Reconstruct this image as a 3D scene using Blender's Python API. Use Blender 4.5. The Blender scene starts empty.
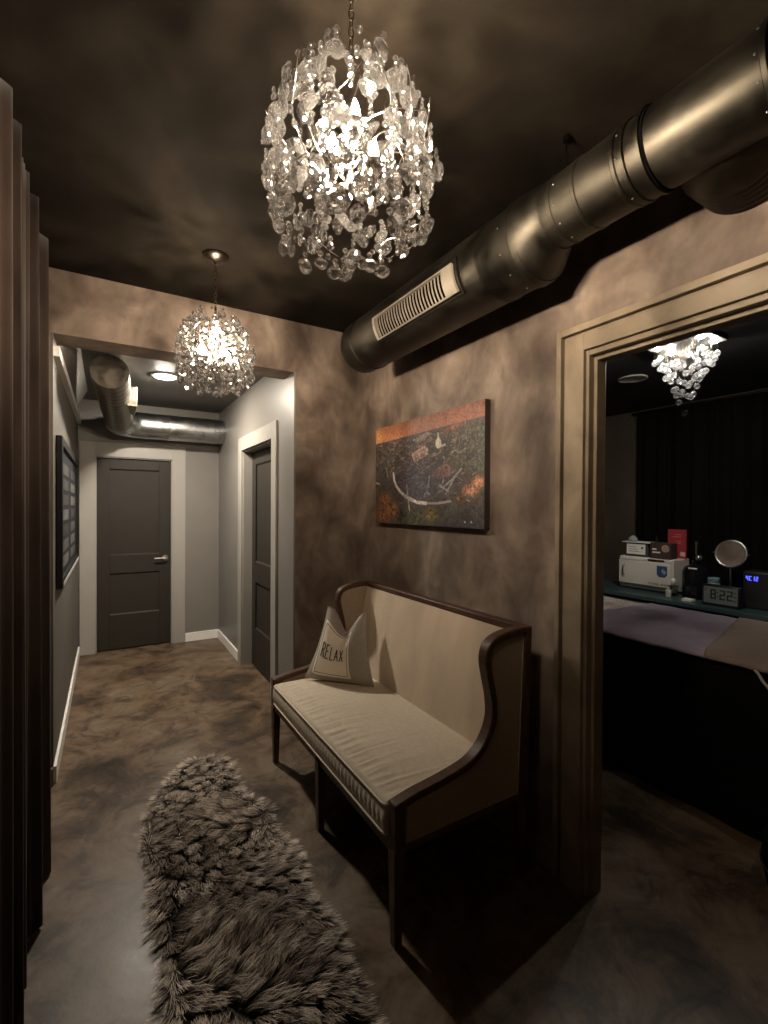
import bpy, math, random
import numpy as np
from mathutils import Vector, Matrix, Euler

PI = math.pi
sc = bpy.context.scene
COL = sc.collection
random.seed(7)
rng = np.random.default_rng(11)

# ------------------------------------------------------------------ camera, world, exposure
CAM_H = 1.52
cam_data = bpy.data.cameras.new('camera')
cam_data.sensor_fit = 'HORIZONTAL'
cam_data.sensor_width = 36.0
cam_data.lens = 460.04 / 768 * 36.0
cam_data.clip_start = 0.02
cam = bpy.data.objects.new('camera', cam_data)
COL.objects.link(cam)
_f = Vector((0.51568, 0.85673, -0.00935)); _r = Vector((0.85678, -0.51564, 0.00565)); _u = Vector((0.0, 0.01092, 0.99994))
cam.matrix_world = Matrix(((_r.x, _u.x, -_f.x, 0), (_r.y, _u.y, -_f.y, 0), (_r.z, _u.z, -_f.z, CAM_H), (0, 0, 0, 1)))
sc.camera = cam

world = bpy.data.worlds.new('world'); sc.world = world
world.use_nodes = True
world.node_tree.nodes['Background'].inputs[0].default_value = (0.02, 0.017, 0.014, 1)
world.node_tree.nodes['Background'].inputs[1].default_value = 0.02

vs = sc.view_settings
vs.view_transform = 'Standard'; vs.look = 'None'; vs.gamma = 1.0; vs.use_curve_mapping = False
vs.exposure = 0.35
sc.render.engine = 'CYCLES'
cy = sc.cycles
cy.use_denoising = True
cy.denoiser = 'OPENIMAGEDENOISE'
cy.max_bounces = 10; cy.diffuse_bounces = 4; cy.glossy_bounces = 4
cy.transmission_bounces = 8; cy.transparent_max_bounces = 24
cy.caustics_reflective = False; cy.caustics_refractive = False
cy.sample_clamp_indirect = 6.0
cy.use_light_tree = True

BULB_W = 2750.0        # radiance of the warm chandelier bulbs
CAN_W = 800.0          # recessed hallway lamp
PUCK_W = 1750.0          # small lamps of the fixture in the treatment room

# ------------------------------------------------------------------ dimensions (metres)
W = 1.610      # right wall face
WT = 0.075     # right wall thickness
YF = 3.070     # front wall face (with the hallway opening)
H = 2.807      # ceiling
S = 2.458      # underside of the soffit over the hallway
L = -0.2514    # hallway left wall
R = 1.1136     # hallway right wall
YB = 5.576     # hallway back wall
HC = 2.604     # hallway ceiling
YK = -1.6      # wall behind the camera
XC = -0.42     # wall behind the curtain
RX0, RX1 = W + WT, 4.32   # treatment room
RY0, RY1 = -1.2, 3.3
RH = 2.45

# ------------------------------------------------------------------ helpers
class MB:
    def __init__(s): s.v = []; s.f = []; s.uv = None
    def add(s, vs_, fs_):
        n = len(s.v); s.v += [tuple(map(float, p)) for p in vs_]; s.f += [tuple(i + n for i in f) for f in fs_]
        return s
    def box(s, x0, x1, y0, y1, z0, z1):
        v = [(x, y, z) for x in (x0, x1) for y in (y0, y1) for z in (z0, z1)]
        return s.add(v, [(0, 1, 3, 2), (4, 6, 7, 5), (0, 4, 5, 1), (2, 3, 7, 6), (0, 2, 6, 4), (1, 5, 7, 3)])
    def obox(s, o, ax, ay, az):   # oriented box: corner and three edge vectors
        o, ax, ay, az = map(Vector, (o, ax, ay, az))
        v = [o + ax * i + ay * j + az * k for i in (0, 1) for j in (0, 1) for k in (0, 1)]
        return s.add(v, [(0, 1, 3, 2), (4, 6, 7, 5), (0, 4, 5, 1), (2, 3, 7, 6), (0, 2, 6, 4), (1, 5, 7, 3)])
    def tube(s, path, r, n=8, closed=False, caps=True):
        P = [Vector(p) for p in path]; m = len(P)
        rad = r if isinstance(r, (list, tuple)) else [r] * m
        prev = None; rings = []
        for i in range(m):
            if closed: t = (P[(i + 1) % m] - P[i - 1])
            else: t = P[min(i + 1, m - 1)] - P[max(i - 1, 0)]
            t.normalize()
            if prev is None:
                a = Vector((0, 0, 1)) if abs(t.z) < 0.9 else Vector((1, 0, 0))
                u = t.cross(a).normalized()
            else:
                u = (prev - t * prev.dot(t)).normalized()
            prev = u; w = t.cross(u)
            rings.append([P[i] + (u * math.cos(2 * PI * k / n) + w * math.sin(2 * PI * k / n)) * rad[i] for k in range(n)])
        vv = [p for rg in rings for p in rg]; ff = []
        for i in range(m if closed else m - 1):
            j = (i + 1) % m
            for k in range(n):
                l = (k + 1) % n
                ff.append((i * n + k, i * n + l, j * n + l, j * n + k))
        if caps and not closed:
            ff.append(tuple(range(n))[::-1]); ff.append(tuple((m - 1) * n + k for k in range(n)))
        return s.add(vv, ff)
    def lathe(s, prof, o=(0, 0, 0), n=24, axis='z'):
        o = Vector(o); vv = []; ff = []
        for r, h in prof:
            for k in range(n):
                a = 2 * PI * k / n; c, d = r * math.cos(a), r * math.sin(a)
                vv.append(o + (Vector((c, d, h)) if axis == 'z' else Vector((c, h, d)) if axis == 'y' else Vector((h, c, d))))
        for i in range(len(prof) - 1):
            for k in range(n):
                l = (k + 1) % n; ff.append((i * n + k, i * n + l, (i + 1) * n + l, (i + 1) * n + k))
        if prof[0][0] > 1e-6: ff.append(tuple(range(n))[::-1])
        if prof[-1][0] > 1e-6: ff.append(tuple((len(prof) - 1) * n + k for k in range(n)))
        return s.add(vv, ff)
    def prism(s, poly, axis, a, b):
        # poly: 2-D outline in the two other axes (order x,y,z without axis)
        def p3(p, t): return (t, p[0], p[1]) if axis == 'x' else (p[0], t, p[1]) if axis == 'y' else (p[0], p[1], t)
        n = len(poly); vv = [p3(p, a) for p in poly] + [p3(p, b) for p in poly]
        ff = [tuple(range(n))[::-1], tuple(range(n, 2 * n))]
        for i in range(n): j = (i + 1) % n; ff.append((i, j, n + j, n + i))
        return s.add(vv, ff)
    def strip(s, outer, inner, axis, a, b):
        # solid band between two open outlines of equal length
        def p3(p, t): return (t, p[0], p[1]) if axis == 'x' else (p[0], t, p[1]) if axis == 'y' else (p[0], p[1], t)
        n = len(outer); vv = []
        for t in (a, b): vv += [p3(p, t) for p in outer] + [p3(p, t) for p in inner]
        ff = []
        for i in range(n - 1):
            o0, o1, i0, i1 = i, i + 1, n + i, n + i + 1; k = 2 * n
            ff += [(o0, o1, i1, i0), (k + o0, k + i0, k + i1, k + o1), (o0, k + o0, k + o1, o1), (i0, i1, k + i1, k + i0)]
        k = 2 * n
        ff += [(0, n, k + n, k), (n - 1, k + n - 1, k + 2 * n - 1, 2 * n - 1)]
        return s.add(vv, ff)
    def grid(s, fn, nu, nv, cu=False):
        vv = [fn(i / nu, j / nv) for i in range(nu + (0 if cu else 1)) for j in range(nv + 1)]
        ff = []; m = nv + 1; N = nu if cu else nu + 1
        for i in range(nu):
            for j in range(nv):
                a = i * m + j; b = ((i + 1) % N) * m + j
                ff.append((a, b, b + 1, a + 1))
        return s.add(vv, ff)
    def build(s, name, mat, parent=None, smooth=False, bevel=0.0, segs=2, auto=None):
        org = Vector((0, 0, 0)); p = parent
        while p is not None: org += p.location; p = p.parent
        me = bpy.data.meshes.new(name)
        me.from_pydata([tuple(Vector(v) - org) for v in s.v], [], s.f)
        import bmesh
        bm = bmesh.new(); bm.from_mesh(me); bmesh.ops.recalc_face_normals(bm, faces=bm.faces); bm.to_mesh(me); bm.free()
        o = bpy.data.objects.new(name, me); COL.objects.link(o)
        if mat: me.materials.append(mat)
        if smooth:
            me.polygons.foreach_set('use_smooth', [True] * len(me.polygons))
            if auto is not None: me.set_sharp_from_angle(angle=auto)
        if bevel:
            m = o.modifiers.new('bevel', 'BEVEL'); m.width = bevel; m.segments = segs; m.limit_method = 'ANGLE'; m.angle_limit = 0.7
            me.polygons.foreach_set('use_smooth', [True] * len(me.polygons)); me.set_sharp_from_angle(angle=0.7)
            m.harden_normals = False
        if parent: o.parent = parent
        return o

def tag(o, label, cat, group=None):
    o['label'] = label; o['category'] = cat
    if group: o['group'] = group
    return o
def thing(name, label, cat, loc, group=None):
    o = bpy.data.objects.new(name, None); COL.objects.link(o); o.location = loc; o.empty_display_size = 0.05
    return tag(o, label, cat, group)
def struct(o, label=None):
    o['kind'] = 'structure'
    if label: o['label'] = label
    return o
def copy_tree(o, parent=None):
    c = o.copy(); COL.objects.link(c); c.parent = parent
    for ch in list(o.children): copy_tree(ch, c)
    return c
def lerp(a, b, t): return a + (b - a) * t
def spline(pts, n):
    P = [Vector(p) for p in pts]; out = []
    for i in range(len(P) - 1):
        p0 = P[max(i - 1, 0)]; p1 = P[i]; p2 = P[i + 1]; p3 = P[min(i + 2, len(P) - 1)]
        for k in range(n):
            t = k / n
            out.append(0.5 * ((2 * p1) + (p2 - p0) * t + (2 * p0 - 5 * p1 + 4 * p2 - p3) * t * t + (3 * p1 - p0 - 3 * p2 + p3) * t ** 3))
    out.append(P[-1]); return out

# ------------------------------------------------------------------ materials
def base_mat(name):
    m = bpy.data.materials.new(name); m.use_nodes = True
    nt = m.node_tree; b = nt.nodes['Principled BSDF']; return m, nt, b
def plain(name, col, rough=0.5, metal=0.0, spec=0.5, noise=0.0, nscale=40, bump=0.0, bscale=200, sheen=0.0, coat=0.0):
    m, nt, b = base_mat(name)
    b.inputs['Base Color'].default_value = (*col, 1); b.inputs['Roughness'].default_value = rough
    b.inputs['Metallic'].default_value = metal; b.inputs['Specular IOR Level'].default_value = spec
    if sheen: b.inputs['Sheen Weight'].default_value = sheen
    if coat: b.inputs['Coat Weight'].default_value = coat
    g = nt.nodes.new('ShaderNodeNewGeometry') if (noise or bump) else None
    if noise:
        n = nt.nodes.new('ShaderNodeTexNoise'); n.inputs['Scale'].default_value = nscale; n.inputs['Detail'].default_value = 4
        nt.links.new(g.outputs['Position'], n.inputs['Vector'])
        r = nt.nodes.new('ShaderNodeValToRGB')
        r.color_ramp.elements[0].position = 0.3; r.color_ramp.elements[1].position = 0.7
        r.color_ramp.elements[0].color = (*[c * (1 - noise) for c in col], 1); r.color_ramp.elements[1].color = (*[min(1, c * (1 + noise)) for c in col], 1)
        nt.links.new(n.outputs['Fac'], r.inputs['Fac']); nt.links.new(r.outputs['Color'], b.inputs['Base Color'])
    if bump:
        n = nt.nodes.new('ShaderNodeTexNoise'); n.inputs['Scale'].default_value = bscale; n.inputs['Detail'].default_value = 3
        nt.links.new(g.outputs['Position'], n.inputs['Vector'])
        bp = nt.nodes.new('ShaderNodeBump'); bp.inputs['Strength'].default_value = bump; bp.inputs['Distance'].default_value = 0.004
        nt.links.new(n.outputs['Fac'], bp.inputs['Height']); nt.links.new(bp.outputs['Normal'], b.inputs['Normal'])
    return m
def mottled(name, stops, scale=2.2, rough=0.6, spec=0.3, detail=6, dist=0.6, stretch=(1, 1, 1), second=None, roughvar=None, bump=0.05, nrough=0.55):
    """hand-rubbed finish: clouds of a few paint tones laid over each other"""
    m, nt, b = base_mat(name)
    g = nt.nodes.new('ShaderNodeNewGeometry'); mp = nt.nodes.new('ShaderNodeMapping'); mp.inputs['Scale'].default_value = stretch
    nt.links.new(g.outputs['Position'], mp.inputs['Vector'])
    n = nt.nodes.new('ShaderNodeTexNoise'); n.inputs['Scale'].default_value = scale; n.inputs['Detail'].default_value = detail
    n.inputs['Distortion'].default_value = dist; n.inputs['Roughness'].default_value = nrough
    nt.links.new(mp.outputs['Vector'], n.inputs['Vector'])
    r = nt.nodes.new('ShaderNodeValToRGB'); cr = r.color_ramp
    while len(cr.elements) < len(stops): cr.elements.new(0.5)
    for e, (p, c) in zip(cr.elements, stops): e.position = p; e.color = (*c, 1)
    nt.links.new(n.outputs['Fac'], r.inputs['Fac']); colour = r.outputs['Color']
    if second:
        sc2, stops2, fac = second
        n2 = nt.nodes.new('ShaderNodeTexNoise'); n2.inputs['Scale'].default_value = sc2; n2.inputs['Detail'].default_value = 8; n2.inputs['Roughness'].default_value = nrough; n2.inputs['Distortion'].default_value = 1.2
        nt.links.new(mp.outputs['Vector'], n2.inputs['Vector'])
        r2 = nt.nodes.new('ShaderNodeValToRGB')
        while len(r2.color_ramp.elements) < len(stops2): r2.color_ramp.elements.new(0.5)
        for e, (p, c) in zip(r2.color_ramp.elements, stops2): e.position = p; e.color = (*c, 1)
        nt.links.new(n2.outputs['Fac'], r2.inputs['Fac'])
        mx = nt.nodes.new('ShaderNodeMix'); mx.data_type = 'RGBA'; mx.blend_type = 'MULTIPLY'; mx.inputs[0].default_value = fac
        nt.links.new(colour, mx.inputs[6]); nt.links.new(r2.outputs['Color'], mx.inputs[7]); colour = mx.outputs[2]
    nt.links.new(colour, b.inputs['Base Color'])
    b.inputs['Roughness'].default_value = rough; b.inputs['Specular IOR Level'].default_value = spec
    if roughvar:
        mr = nt.nodes.new('ShaderNodeMapRange'); mr.inputs['To Min'].default_value = roughvar[0]; mr.inputs['To Max'].default_value = roughvar[1]
        mr.inputs['From Min'].default_value = 0.3; mr.inputs['From Max'].default_value = 0.7
        nt.links.new(n.outputs['Fac'], mr.inputs['Value']); nt.links.new(mr.outputs['Result'], b.inputs['Roughness'])
    if bump:
        nb = nt.nodes.new('ShaderNodeTexNoise'); nb.inputs['Scale'].default_value = 60; nb.inputs['Detail'].default_value = 5
        nt.links.new(g.outputs['Position'], nb.inputs['Vector'])
        bp = nt.nodes.new('ShaderNodeBump'); bp.inputs['Strength'].default_value = bump; bp.inputs['Distance'].default_value = 0.01
        nt.links.new(nb.outputs['Fac'], bp.inputs['Height']); nt.links.new(bp.outputs['Normal'], b.inputs['Normal'])
    return m
def emit(name, col, strength):
    m = bpy.data.materials.new(name); m.use_nodes = True; nt = m.node_tree
    nt.nodes.clear(); e = nt.nodes.new('ShaderNodeEmission'); e.inputs[0].default_value = (*col, 1); e.inputs[1].default_value = strength
    o = nt.nodes.new('ShaderNodeOutputMaterial'); nt.links.new(e.outputs[0], o.inputs[0]); return m
def crystal_mat(name, clear=0.4, tint=(1, 1, 1), ior=1.55, milk=0.0):
    m = bpy.data.materials.new(name); m.use_nodes = True; nt = m.node_tree; nt.nodes.clear()
    g = nt.nodes.new('ShaderNodeBsdfGlass'); g.inputs['Color'].default_value = (*tint, 1); g.inputs['IOR'].default_value = ior; g.inputs['Roughness'].default_value = 0.0
    t = nt.nodes.new('ShaderNodeBsdfTransparent'); t.inputs[0].default_value = (*tint, 1)
    mx = nt.nodes.new('ShaderNodeMixShader'); mx.inputs[0].default_value = clear
    o = nt.nodes.new('ShaderNodeOutputMaterial')
    nt.links.new(g.outputs[0], mx.inputs[1]); nt.links.new(t.outputs[0], mx.inputs[2]); out = mx.outputs[0]
    if milk:   # the slight scatter of a cut edge
        tr = nt.nodes.new('ShaderNodeBsdfTranslucent'); tr.inputs[0].default_value = (1, 1, 1, 1)
        df = nt.nodes.new('ShaderNodeBsdfDiffuse'); df.inputs[0].default_value = (1, 1, 1, 1)
        m1 = nt.nodes.new('ShaderNodeMixShader'); m1.inputs[0].default_value = 0.5
        nt.links.new(tr.outputs[0], m1.inputs[1]); nt.links.new(df.outputs[0], m1.inputs[2])
        m2 = nt.nodes.new('ShaderNodeMixShader'); m2.inputs[0].default_value = milk
        nt.links.new(out, m2.inputs[1]); nt.links.new(m1.outputs[0], m2.inputs[2]); out = m2.outputs[0]
    nt.links.new(out, o.inputs[0]); return m

M = {}
M['wall'] = mottled('brown_suede_plaster', [(0.32, (0.118, 0.087, 0.070)), (0.45, (0.180, 0.136, 0.109)), (0.56, (0.240, 0.188, 0.151)), (0.68, (0.335, 0.272, 0.221))],
                    scale=4.2, rough=0.62, dist=0.5, stretch=(1, 1.0, 0.75), second=(8.0, [(0.32, (0.62, 0.60, 0.59)), (0.66, (1, 1, 1))], 0.55))
M['ceil'] = mottled('dark_brown_ceiling', [(0.3, (0.0075, 0.0058, 0.0042)), (0.5, (0.0135, 0.0106, 0.0077)), (0.72, (0.025, 0.0197, 0.0143))], scale=2.4, rough=0.8, spec=0.06, dist=0.9,
                    second=(5, [(0.3, (0.6, 0.6, 0.6)), (0.7, (1, 1, 1))], 0.6))
M['casing'] = mottled('rubbed_bronze_trim', [(0.3, (0.165, 0.128, 0.088)), (0.5, (0.235, 0.188, 0.132)), (0.7, (0.320, 0.262, 0.190))], scale=4, rough=0.5, dist=0.6)
M['floor'] = mottled('stained_concrete', [(0.30, (0.030, 0.022, 0.017)), (0.42, (0.080, 0.056, 0.038)), (0.50, (0.150, 0.101, 0.061)), (0.58, (0.168, 0.129, 0.089)), (0.72, (0.255, 0.220, 0.176))],
                     scale=1.9, rough=0.42, spec=0.4, detail=15, dist=1.0, second=(4.6, [(0.37, (0.26, 0.24, 0.225)), (0.48, (0.78, 0.74, 0.70)), (0.60, (1, 1, 1))], 0.9), roughvar=(0.30, 0.54), bump=0.05, nrough=0.72)
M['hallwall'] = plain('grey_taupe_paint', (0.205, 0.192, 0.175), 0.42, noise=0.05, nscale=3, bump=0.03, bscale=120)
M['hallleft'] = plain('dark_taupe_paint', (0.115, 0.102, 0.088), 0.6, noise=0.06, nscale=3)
M['hallceil'] = plain('hall_ceiling_paint', (0.150, 0.142, 0.130), 0.55, noise=0.05, nscale=3)
M['halltrim'] = plain('warm_grey_trim', (0.345, 0.33, 0.30), 0.4, noise=0.03, nscale=6)
M['white'] = plain('white_trim', (0.88, 0.87, 0.84), 0.4)
M['door'] = plain('charcoal_brown_door', (0.030, 0.026, 0.0215), 0.5, spec=0.25, noise=0.06, nscale=8)
M['room'] = mottled('treatment_room_paint', [(0.3, (0.075, 0.055, 0.042)), (0.7, (0.110, 0.082, 0.062))], scale=2, rough=0.75)
M['roomceil'] = plain('black_ceiling_paint', (0.018, 0.016, 0.014), 0.7)
M['velvet'] = plain('brown_velvet', (0.024, 0.0145, 0.0105), 0.9, spec=0.2, noise=0.15, nscale=6, sheen=0.08, bump=0.1, bscale=300)
M['blackcurtain'] = plain('black_curtain', (0.0065, 0.0052, 0.0046), 0.95, spec=0.08, noise=0.1, nscale=10)
M['chrome'] = plain('chrome', (0.75, 0.72, 0.68), 0.12, metal=1)
M['bronze'] = plain('dark_nickel', (0.11, 0.092, 0.074), 0.28, metal=1)
M['nickel'] = plain('satin_nickel', (0.6, 0.58, 0.54), 0.3, metal=1)
M['crystal'] = crystal_mat('crystal', 0.15, milk=0.006)
M['ball'] = crystal_mat('glass_ball', 0.25, milk=0.05)
M['bulb'] = emit('warm_bulb', (1.0, 0.80, 0.585), BULB_W)
M['can'] = emit('white_led', (1.0, 0.885, 0.74), CAN_W)
M['puck'] = emit('small_led', (1.0, 0.94, 0.84), PUCK_W)
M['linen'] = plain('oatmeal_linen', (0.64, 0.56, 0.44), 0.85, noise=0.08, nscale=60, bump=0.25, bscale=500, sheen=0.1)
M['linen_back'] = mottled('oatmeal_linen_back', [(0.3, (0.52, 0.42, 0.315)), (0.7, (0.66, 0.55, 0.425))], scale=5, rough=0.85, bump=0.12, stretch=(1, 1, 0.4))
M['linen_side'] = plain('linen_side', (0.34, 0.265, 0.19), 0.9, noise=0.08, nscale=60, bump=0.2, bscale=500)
M['piping'] = plain('cream_piping', (0.70, 0.62, 0.50), 0.8)
M['wood'] = mottled('walnut_wood', [(0.3, (0.050, 0.026, 0.016)), (0.7, (0.100, 0.054, 0.033))], scale=9, rough=0.45, stretch=(6, 1, 6), bump=0.03)
M['pillow'] = plain('grey_woven_cotton', (0.34, 0.305, 0.26), 0.9, noise=0.25, nscale=220, bump=0.3, bscale=350)
M['patch'] = plain('cream_cotton', (0.80, 0.73, 0.61), 0.9, noise=0.05, nscale=100)
M['stitch'] = plain('grey_stitching', (0.10, 0.09, 0.08), 0.9)
M['ink'] = plain('black_ink', (0.025, 0.022, 0.02), 0.8)
def galv(name, c0, c1, r0, r1, sc_=5.0):
    m = mottled(name, [(0.3, c0), (0.7, c1)], scale=sc_, rough=0.35, dist=0.8, roughvar=(r0, r1), bump=0.02)
    m.node_tree.nodes['Principled BSDF'].inputs['Metallic'].default_value = 1.0; return m
M['duct'] = galv('aged_galvanised_steel', (0.030, 0.0275, 0.022), (0.080, 0.073, 0.059), 0.38, 0.58, 7.0)
M['duct2'] = galv('galvanised_steel', (0.42, 0.44, 0.45), (0.62, 0.64, 0.64), 0.26, 0.40, 9.0)
M['flex'] = galv('foil_flex', (0.20, 0.18, 0.15), (0.33, 0.30, 0.26), 0.3, 0.5, 14)
M['black'] = plain('black_plastic', (0.012, 0.012, 0.013), 0.4)
M['blackcloth'] = plain('black_cloth', (0.005, 0.0045, 0.005), 0.95, spec=0.1)
M['grillwhite'] = plain('grille_beige', (0.26, 0.235, 0.195), 0.4)
M['dark'] = plain('dark_void', (0.004, 0.0035, 0.0035), 0.95, spec=0.0)

# ------------------------------------------------------------------ room shell
def sbox(name, boxes, mat, label=None):
    b = MB()
    for q in boxes: b.box(*q)
    return struct(b.build(name, mat), label)

OY1, OY0, OZ = 1.108, 0.13, 2.098       # clear opening of the treatment room doorway
sbox('floor', [(XC - 0.2, RX1 + 0.2, YK - 0.2, YB + 0.3, -0.1, 0.0)], M['floor'], 'mottled brown stained concrete floor')
sbox('ceiling', [(XC - 0.2, W, YK - 0.2, YF, H, H + 0.1)], M['ceil'], 'dark mottled brown ceiling of the sitting area')
sbox('ceiling_hall', [(L - 0.2, R + 0.4, YF + 0.22, YB + 0.2, HC, HC + 0.1)], M['hallceil'], 'dark grey hallway ceiling')
sbox('ceiling_treatment_room', [(RX0, RX1 + 0.1, RY0 - 0.1, RY1 + 0.1, RH, RH + 0.1)], M['roomceil'])
sbox('wall_right', [(W, W + WT, OY1 + 0.03, YF + 0.22, 0, H + 0.1), (W, W + WT, YK, OY0 - 0.03, 0, H + 0.1), (W, W + WT, OY0 - 0.03, OY1 + 0.03, OZ + 0.03, H + 0.1)], M['wall'], 'brown suede-look plaster wall behind the bench')
sbox('wall_front', [(R + 0.012, W, YF, YF + 0.22, 0, H + 0.1), (L - 0.012, R + 0.012, YF, YF + 0.22, S, H + 0.1), (XC - 0.2, L - 0.012, YF, YF + 0.22, 0, H + 0.1)], M['wall'], 'brown plaster wall and soffit around the hallway opening')
sbox('wall_left', [(XC - 0.1, XC, YK, YF, 0, H + 0.1)], M['wall'])
sbox('wall_back', [(XC - 0.1, W + WT, YK - 0.1, YK, 0, H + 0.1)], M['wall'])
DY0, DY1, DZ = 3.535, 4.470, 2.055      # hallway right door clear opening
sbox('wall_hall_right', [(R, R + 0.012, YF + 0.0, YF + 0.22, 0, S), (R, R + 0.13, YF + 0.22, DY0, 0, HC + 0.1), (R, R + 0.13, DY1, YB + 0.1, 0, HC + 0.1), (R, R + 0.13, DY0, DY1, DZ, HC + 0.1)], M['hallwall'], 'grey painted hallway wall with the side door')
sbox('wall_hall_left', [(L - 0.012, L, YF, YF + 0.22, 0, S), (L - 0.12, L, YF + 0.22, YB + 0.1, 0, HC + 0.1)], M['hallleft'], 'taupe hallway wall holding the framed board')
BX0, BX1, BZ = -0.105, 0.618, 2.035
sbox('wall_hall_back', [(L - 0.1, BX0, YB, YB + 0.12, 0, HC + 0.1), (BX1, R + 0.13, YB, YB + 0.12, 0, HC + 0.1), (BX0, BX1, YB, YB + 0.12, BZ, HC + 0.1)], M['hallwall'], 'grey wall at the end of the hallway')
sbox('wall_treatment_room', [(RX1, RX1 + 0.1, RY0, RY1, 0, RH + 0.1), (RX0, RX1, RY1, RY1 + 0.1, 0, RH + 0.1), (RX0, RX1, RY0 - 0.1, RY0, 0, RH + 0.1)], M['room'], 'dark brown walls of the treatment room')

# baseboards
sbox('baseboard_right', [(W - 0.016, W, 1.258, YF, 0, 0.095)], M['wall'], 'brown baseboard below the plaster wall')
sbox('baseboard_front', [(R + 0.012, W - 0.016, YF - 0.016, YF, 0, 0.095), (XC, L - 0.0, YF - 0.03, YF, 0, 0.095)], M['wall'])
sbox('baseboard_hall_left', [(L, L + 0.014, YF + 0.0, YB, 0, 0.095)], M['white'], 'white baseboard along the left hallway wall')
sbox('baseboard_hall_right', [(R - 0.014, R, 4.59, YB, 0, 0.095), (R - 0.014, R, YF + 0.02, 3.42, 0, 0.095)], M['white'])
sbox('baseboard_hall_back', [(0.745, R - 0.014, YB - 0.014, YB, 0, 0.095)], M['white'])

# doorway casing of the treatment room: stepped frame
def frame_u(b, xa, xb, y_out, y_in, z_out, z_in, ylo_in, ylo_out, zb=0.0):
    """three-sided frame in a plane x = const"""
    b.box(xa, xb, y_in, y_out, zb, z_out); b.box(xa, xb, ylo_out, ylo_in, zb, z_out); b.box(xa, xb, ylo_in, y_in, z_in, z_out)
oc = lambda y: OY0 + OY1 - y
b = MB()
frame_u(b, W - 0.034, W, 1.257, 1.235, 2.238, 2.212, oc(1.235), oc(1.257))
frame_u(b, W - 0.026, W + 0.004, 1.223, 1.137, 2.200, 2.136, oc(1.137), oc(1.223))
frame_u(b, W - 0.012, W, 1.235, 1.223, 2.212, 2.200, oc(1.223), oc(1.235))
frame_u(b, W - 0.010, W + WT - 0.002, 1.137, 1.1226, 2.136, 2.115, oc(1.1226), oc(1.137))
frame_u(b, W + 0.019, W + WT - 0.0, 1.1226, OY1, 2.115, OZ, OY0, oc(1.1226))
struct(b.build('trim_1', M['casing'], bevel=0.002), 'stepped bronze-brown door casing of the treatment room')

# hallway back door casing + door
def flat_casing_y(name, x0, x1, z1, w, y, mat, label, top=None):
    b = MB(); top = top or w
    b.box(x0 - w, x0, y - 0.018, y, 0, z1 + top); b.box(x1, x1 + w, y - 0.018, y, 0, z1 + top); b.box(x0, x1, y - 0.018, y, z1, z1 + top)
    b.box(x0 - 0.0, x0 + 0.012, y, y + 0.11, 0, z1); b.box(x1 - 0.012, x1, y, y + 0.11, 0, z1); b.box(x0, x1, y, y + 0.11, z1 - 0.012, z1)
    return struct(b.build(name, mat, bevel=0.002), label)
flat_casing_y('trim_2', BX0, BX1, BZ, 0.135, YB, M['halltrim'], 'pale grey casing of the door at the end of the hallway', 0.145)

def panel_door(b, org, ux, w, h, t, rails, stile, nrm, depth=0.008):
    """door leaf with recessed flat panels; org bottom corner on the face, ux along the width, nrm outward"""
    org, ux, nrm = Vector(org), Vector(ux), Vector(nrm); uz = Vector((0, 0, 1))
    b.obox(org - nrm * (t + 0.0), ux * w, nrm * (t - depth), uz * h)                 # core
    fo = org - nrm * depth
    b.obox(fo, ux * stile, nrm * depth, uz * h); b.obox(fo + ux * (w - stile), ux * stile, nrm * depth, uz * h)
    for (a0, a1), (b0, b1) in zip(rails[:-1], rails[1:]):      # sloped sticking round each panel
        for zz, dz in ((a1, 0.014), (b0, -0.014)):
            p = [fo + ux * stile + uz * zz, fo + ux * stile + uz * zz + nrm * depth, fo + ux * stile + uz * (zz + dz)]; q = [v + ux * (w - 2 * stile) for v in p]
            b.add(p + q, [(0, 1, 2), (3, 5, 4), (0, 3, 4, 1), (1, 4, 5, 2), (2, 5, 3, 0)])
    for z0, z1 in rails: b.obox(fo + ux * stile + uz * z0, ux * (w - 2 * stile), nrm * depth, uz * (z1 - z0))
b = MB()
dw = BX1 - BX0 - 0.026
panel_door(b, (BX0 + 0.013, YB + 0.03, 0.012), (1, 0, 0), dw, BZ - 0.028, 0.04, [(0, 0.36), (0.99 - 0.19, 0.99), (1.90, BZ - 0.028)], 0.115, (0, -1, 0), 0.014)
d1 = struct(b.build('door_1', M['door'], bevel=0.0025), 'dark brown panelled door at the end of the hallway')
def lever(parent, o, nrm, along, zoff=0):
    o, nrm, along = Vector(o), Vector(nrm), Vector(along)
    b = MB()
    b.tube([o, o + nrm * 0.008], 0.031, 20); b.tube([o + nrm * 0.008, o + nrm * 0.05], 0.010, 12)
    b.tube([o + nrm * 0.048, o + nrm * 0.05 + along * 0.03, o + nrm * 0.05 + along * 0.11], [0.011, 0.009, 0.007], 10)
    h_ = b.build('door_handle', M['nickel'], parent, smooth=True, auto=0.6); h_['label'] = 'satin nickel lever handle'
lever(d1, (0.55, YB + 0.03, 0.955), (0, -1, 0), (-1, 0, 0))

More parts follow.
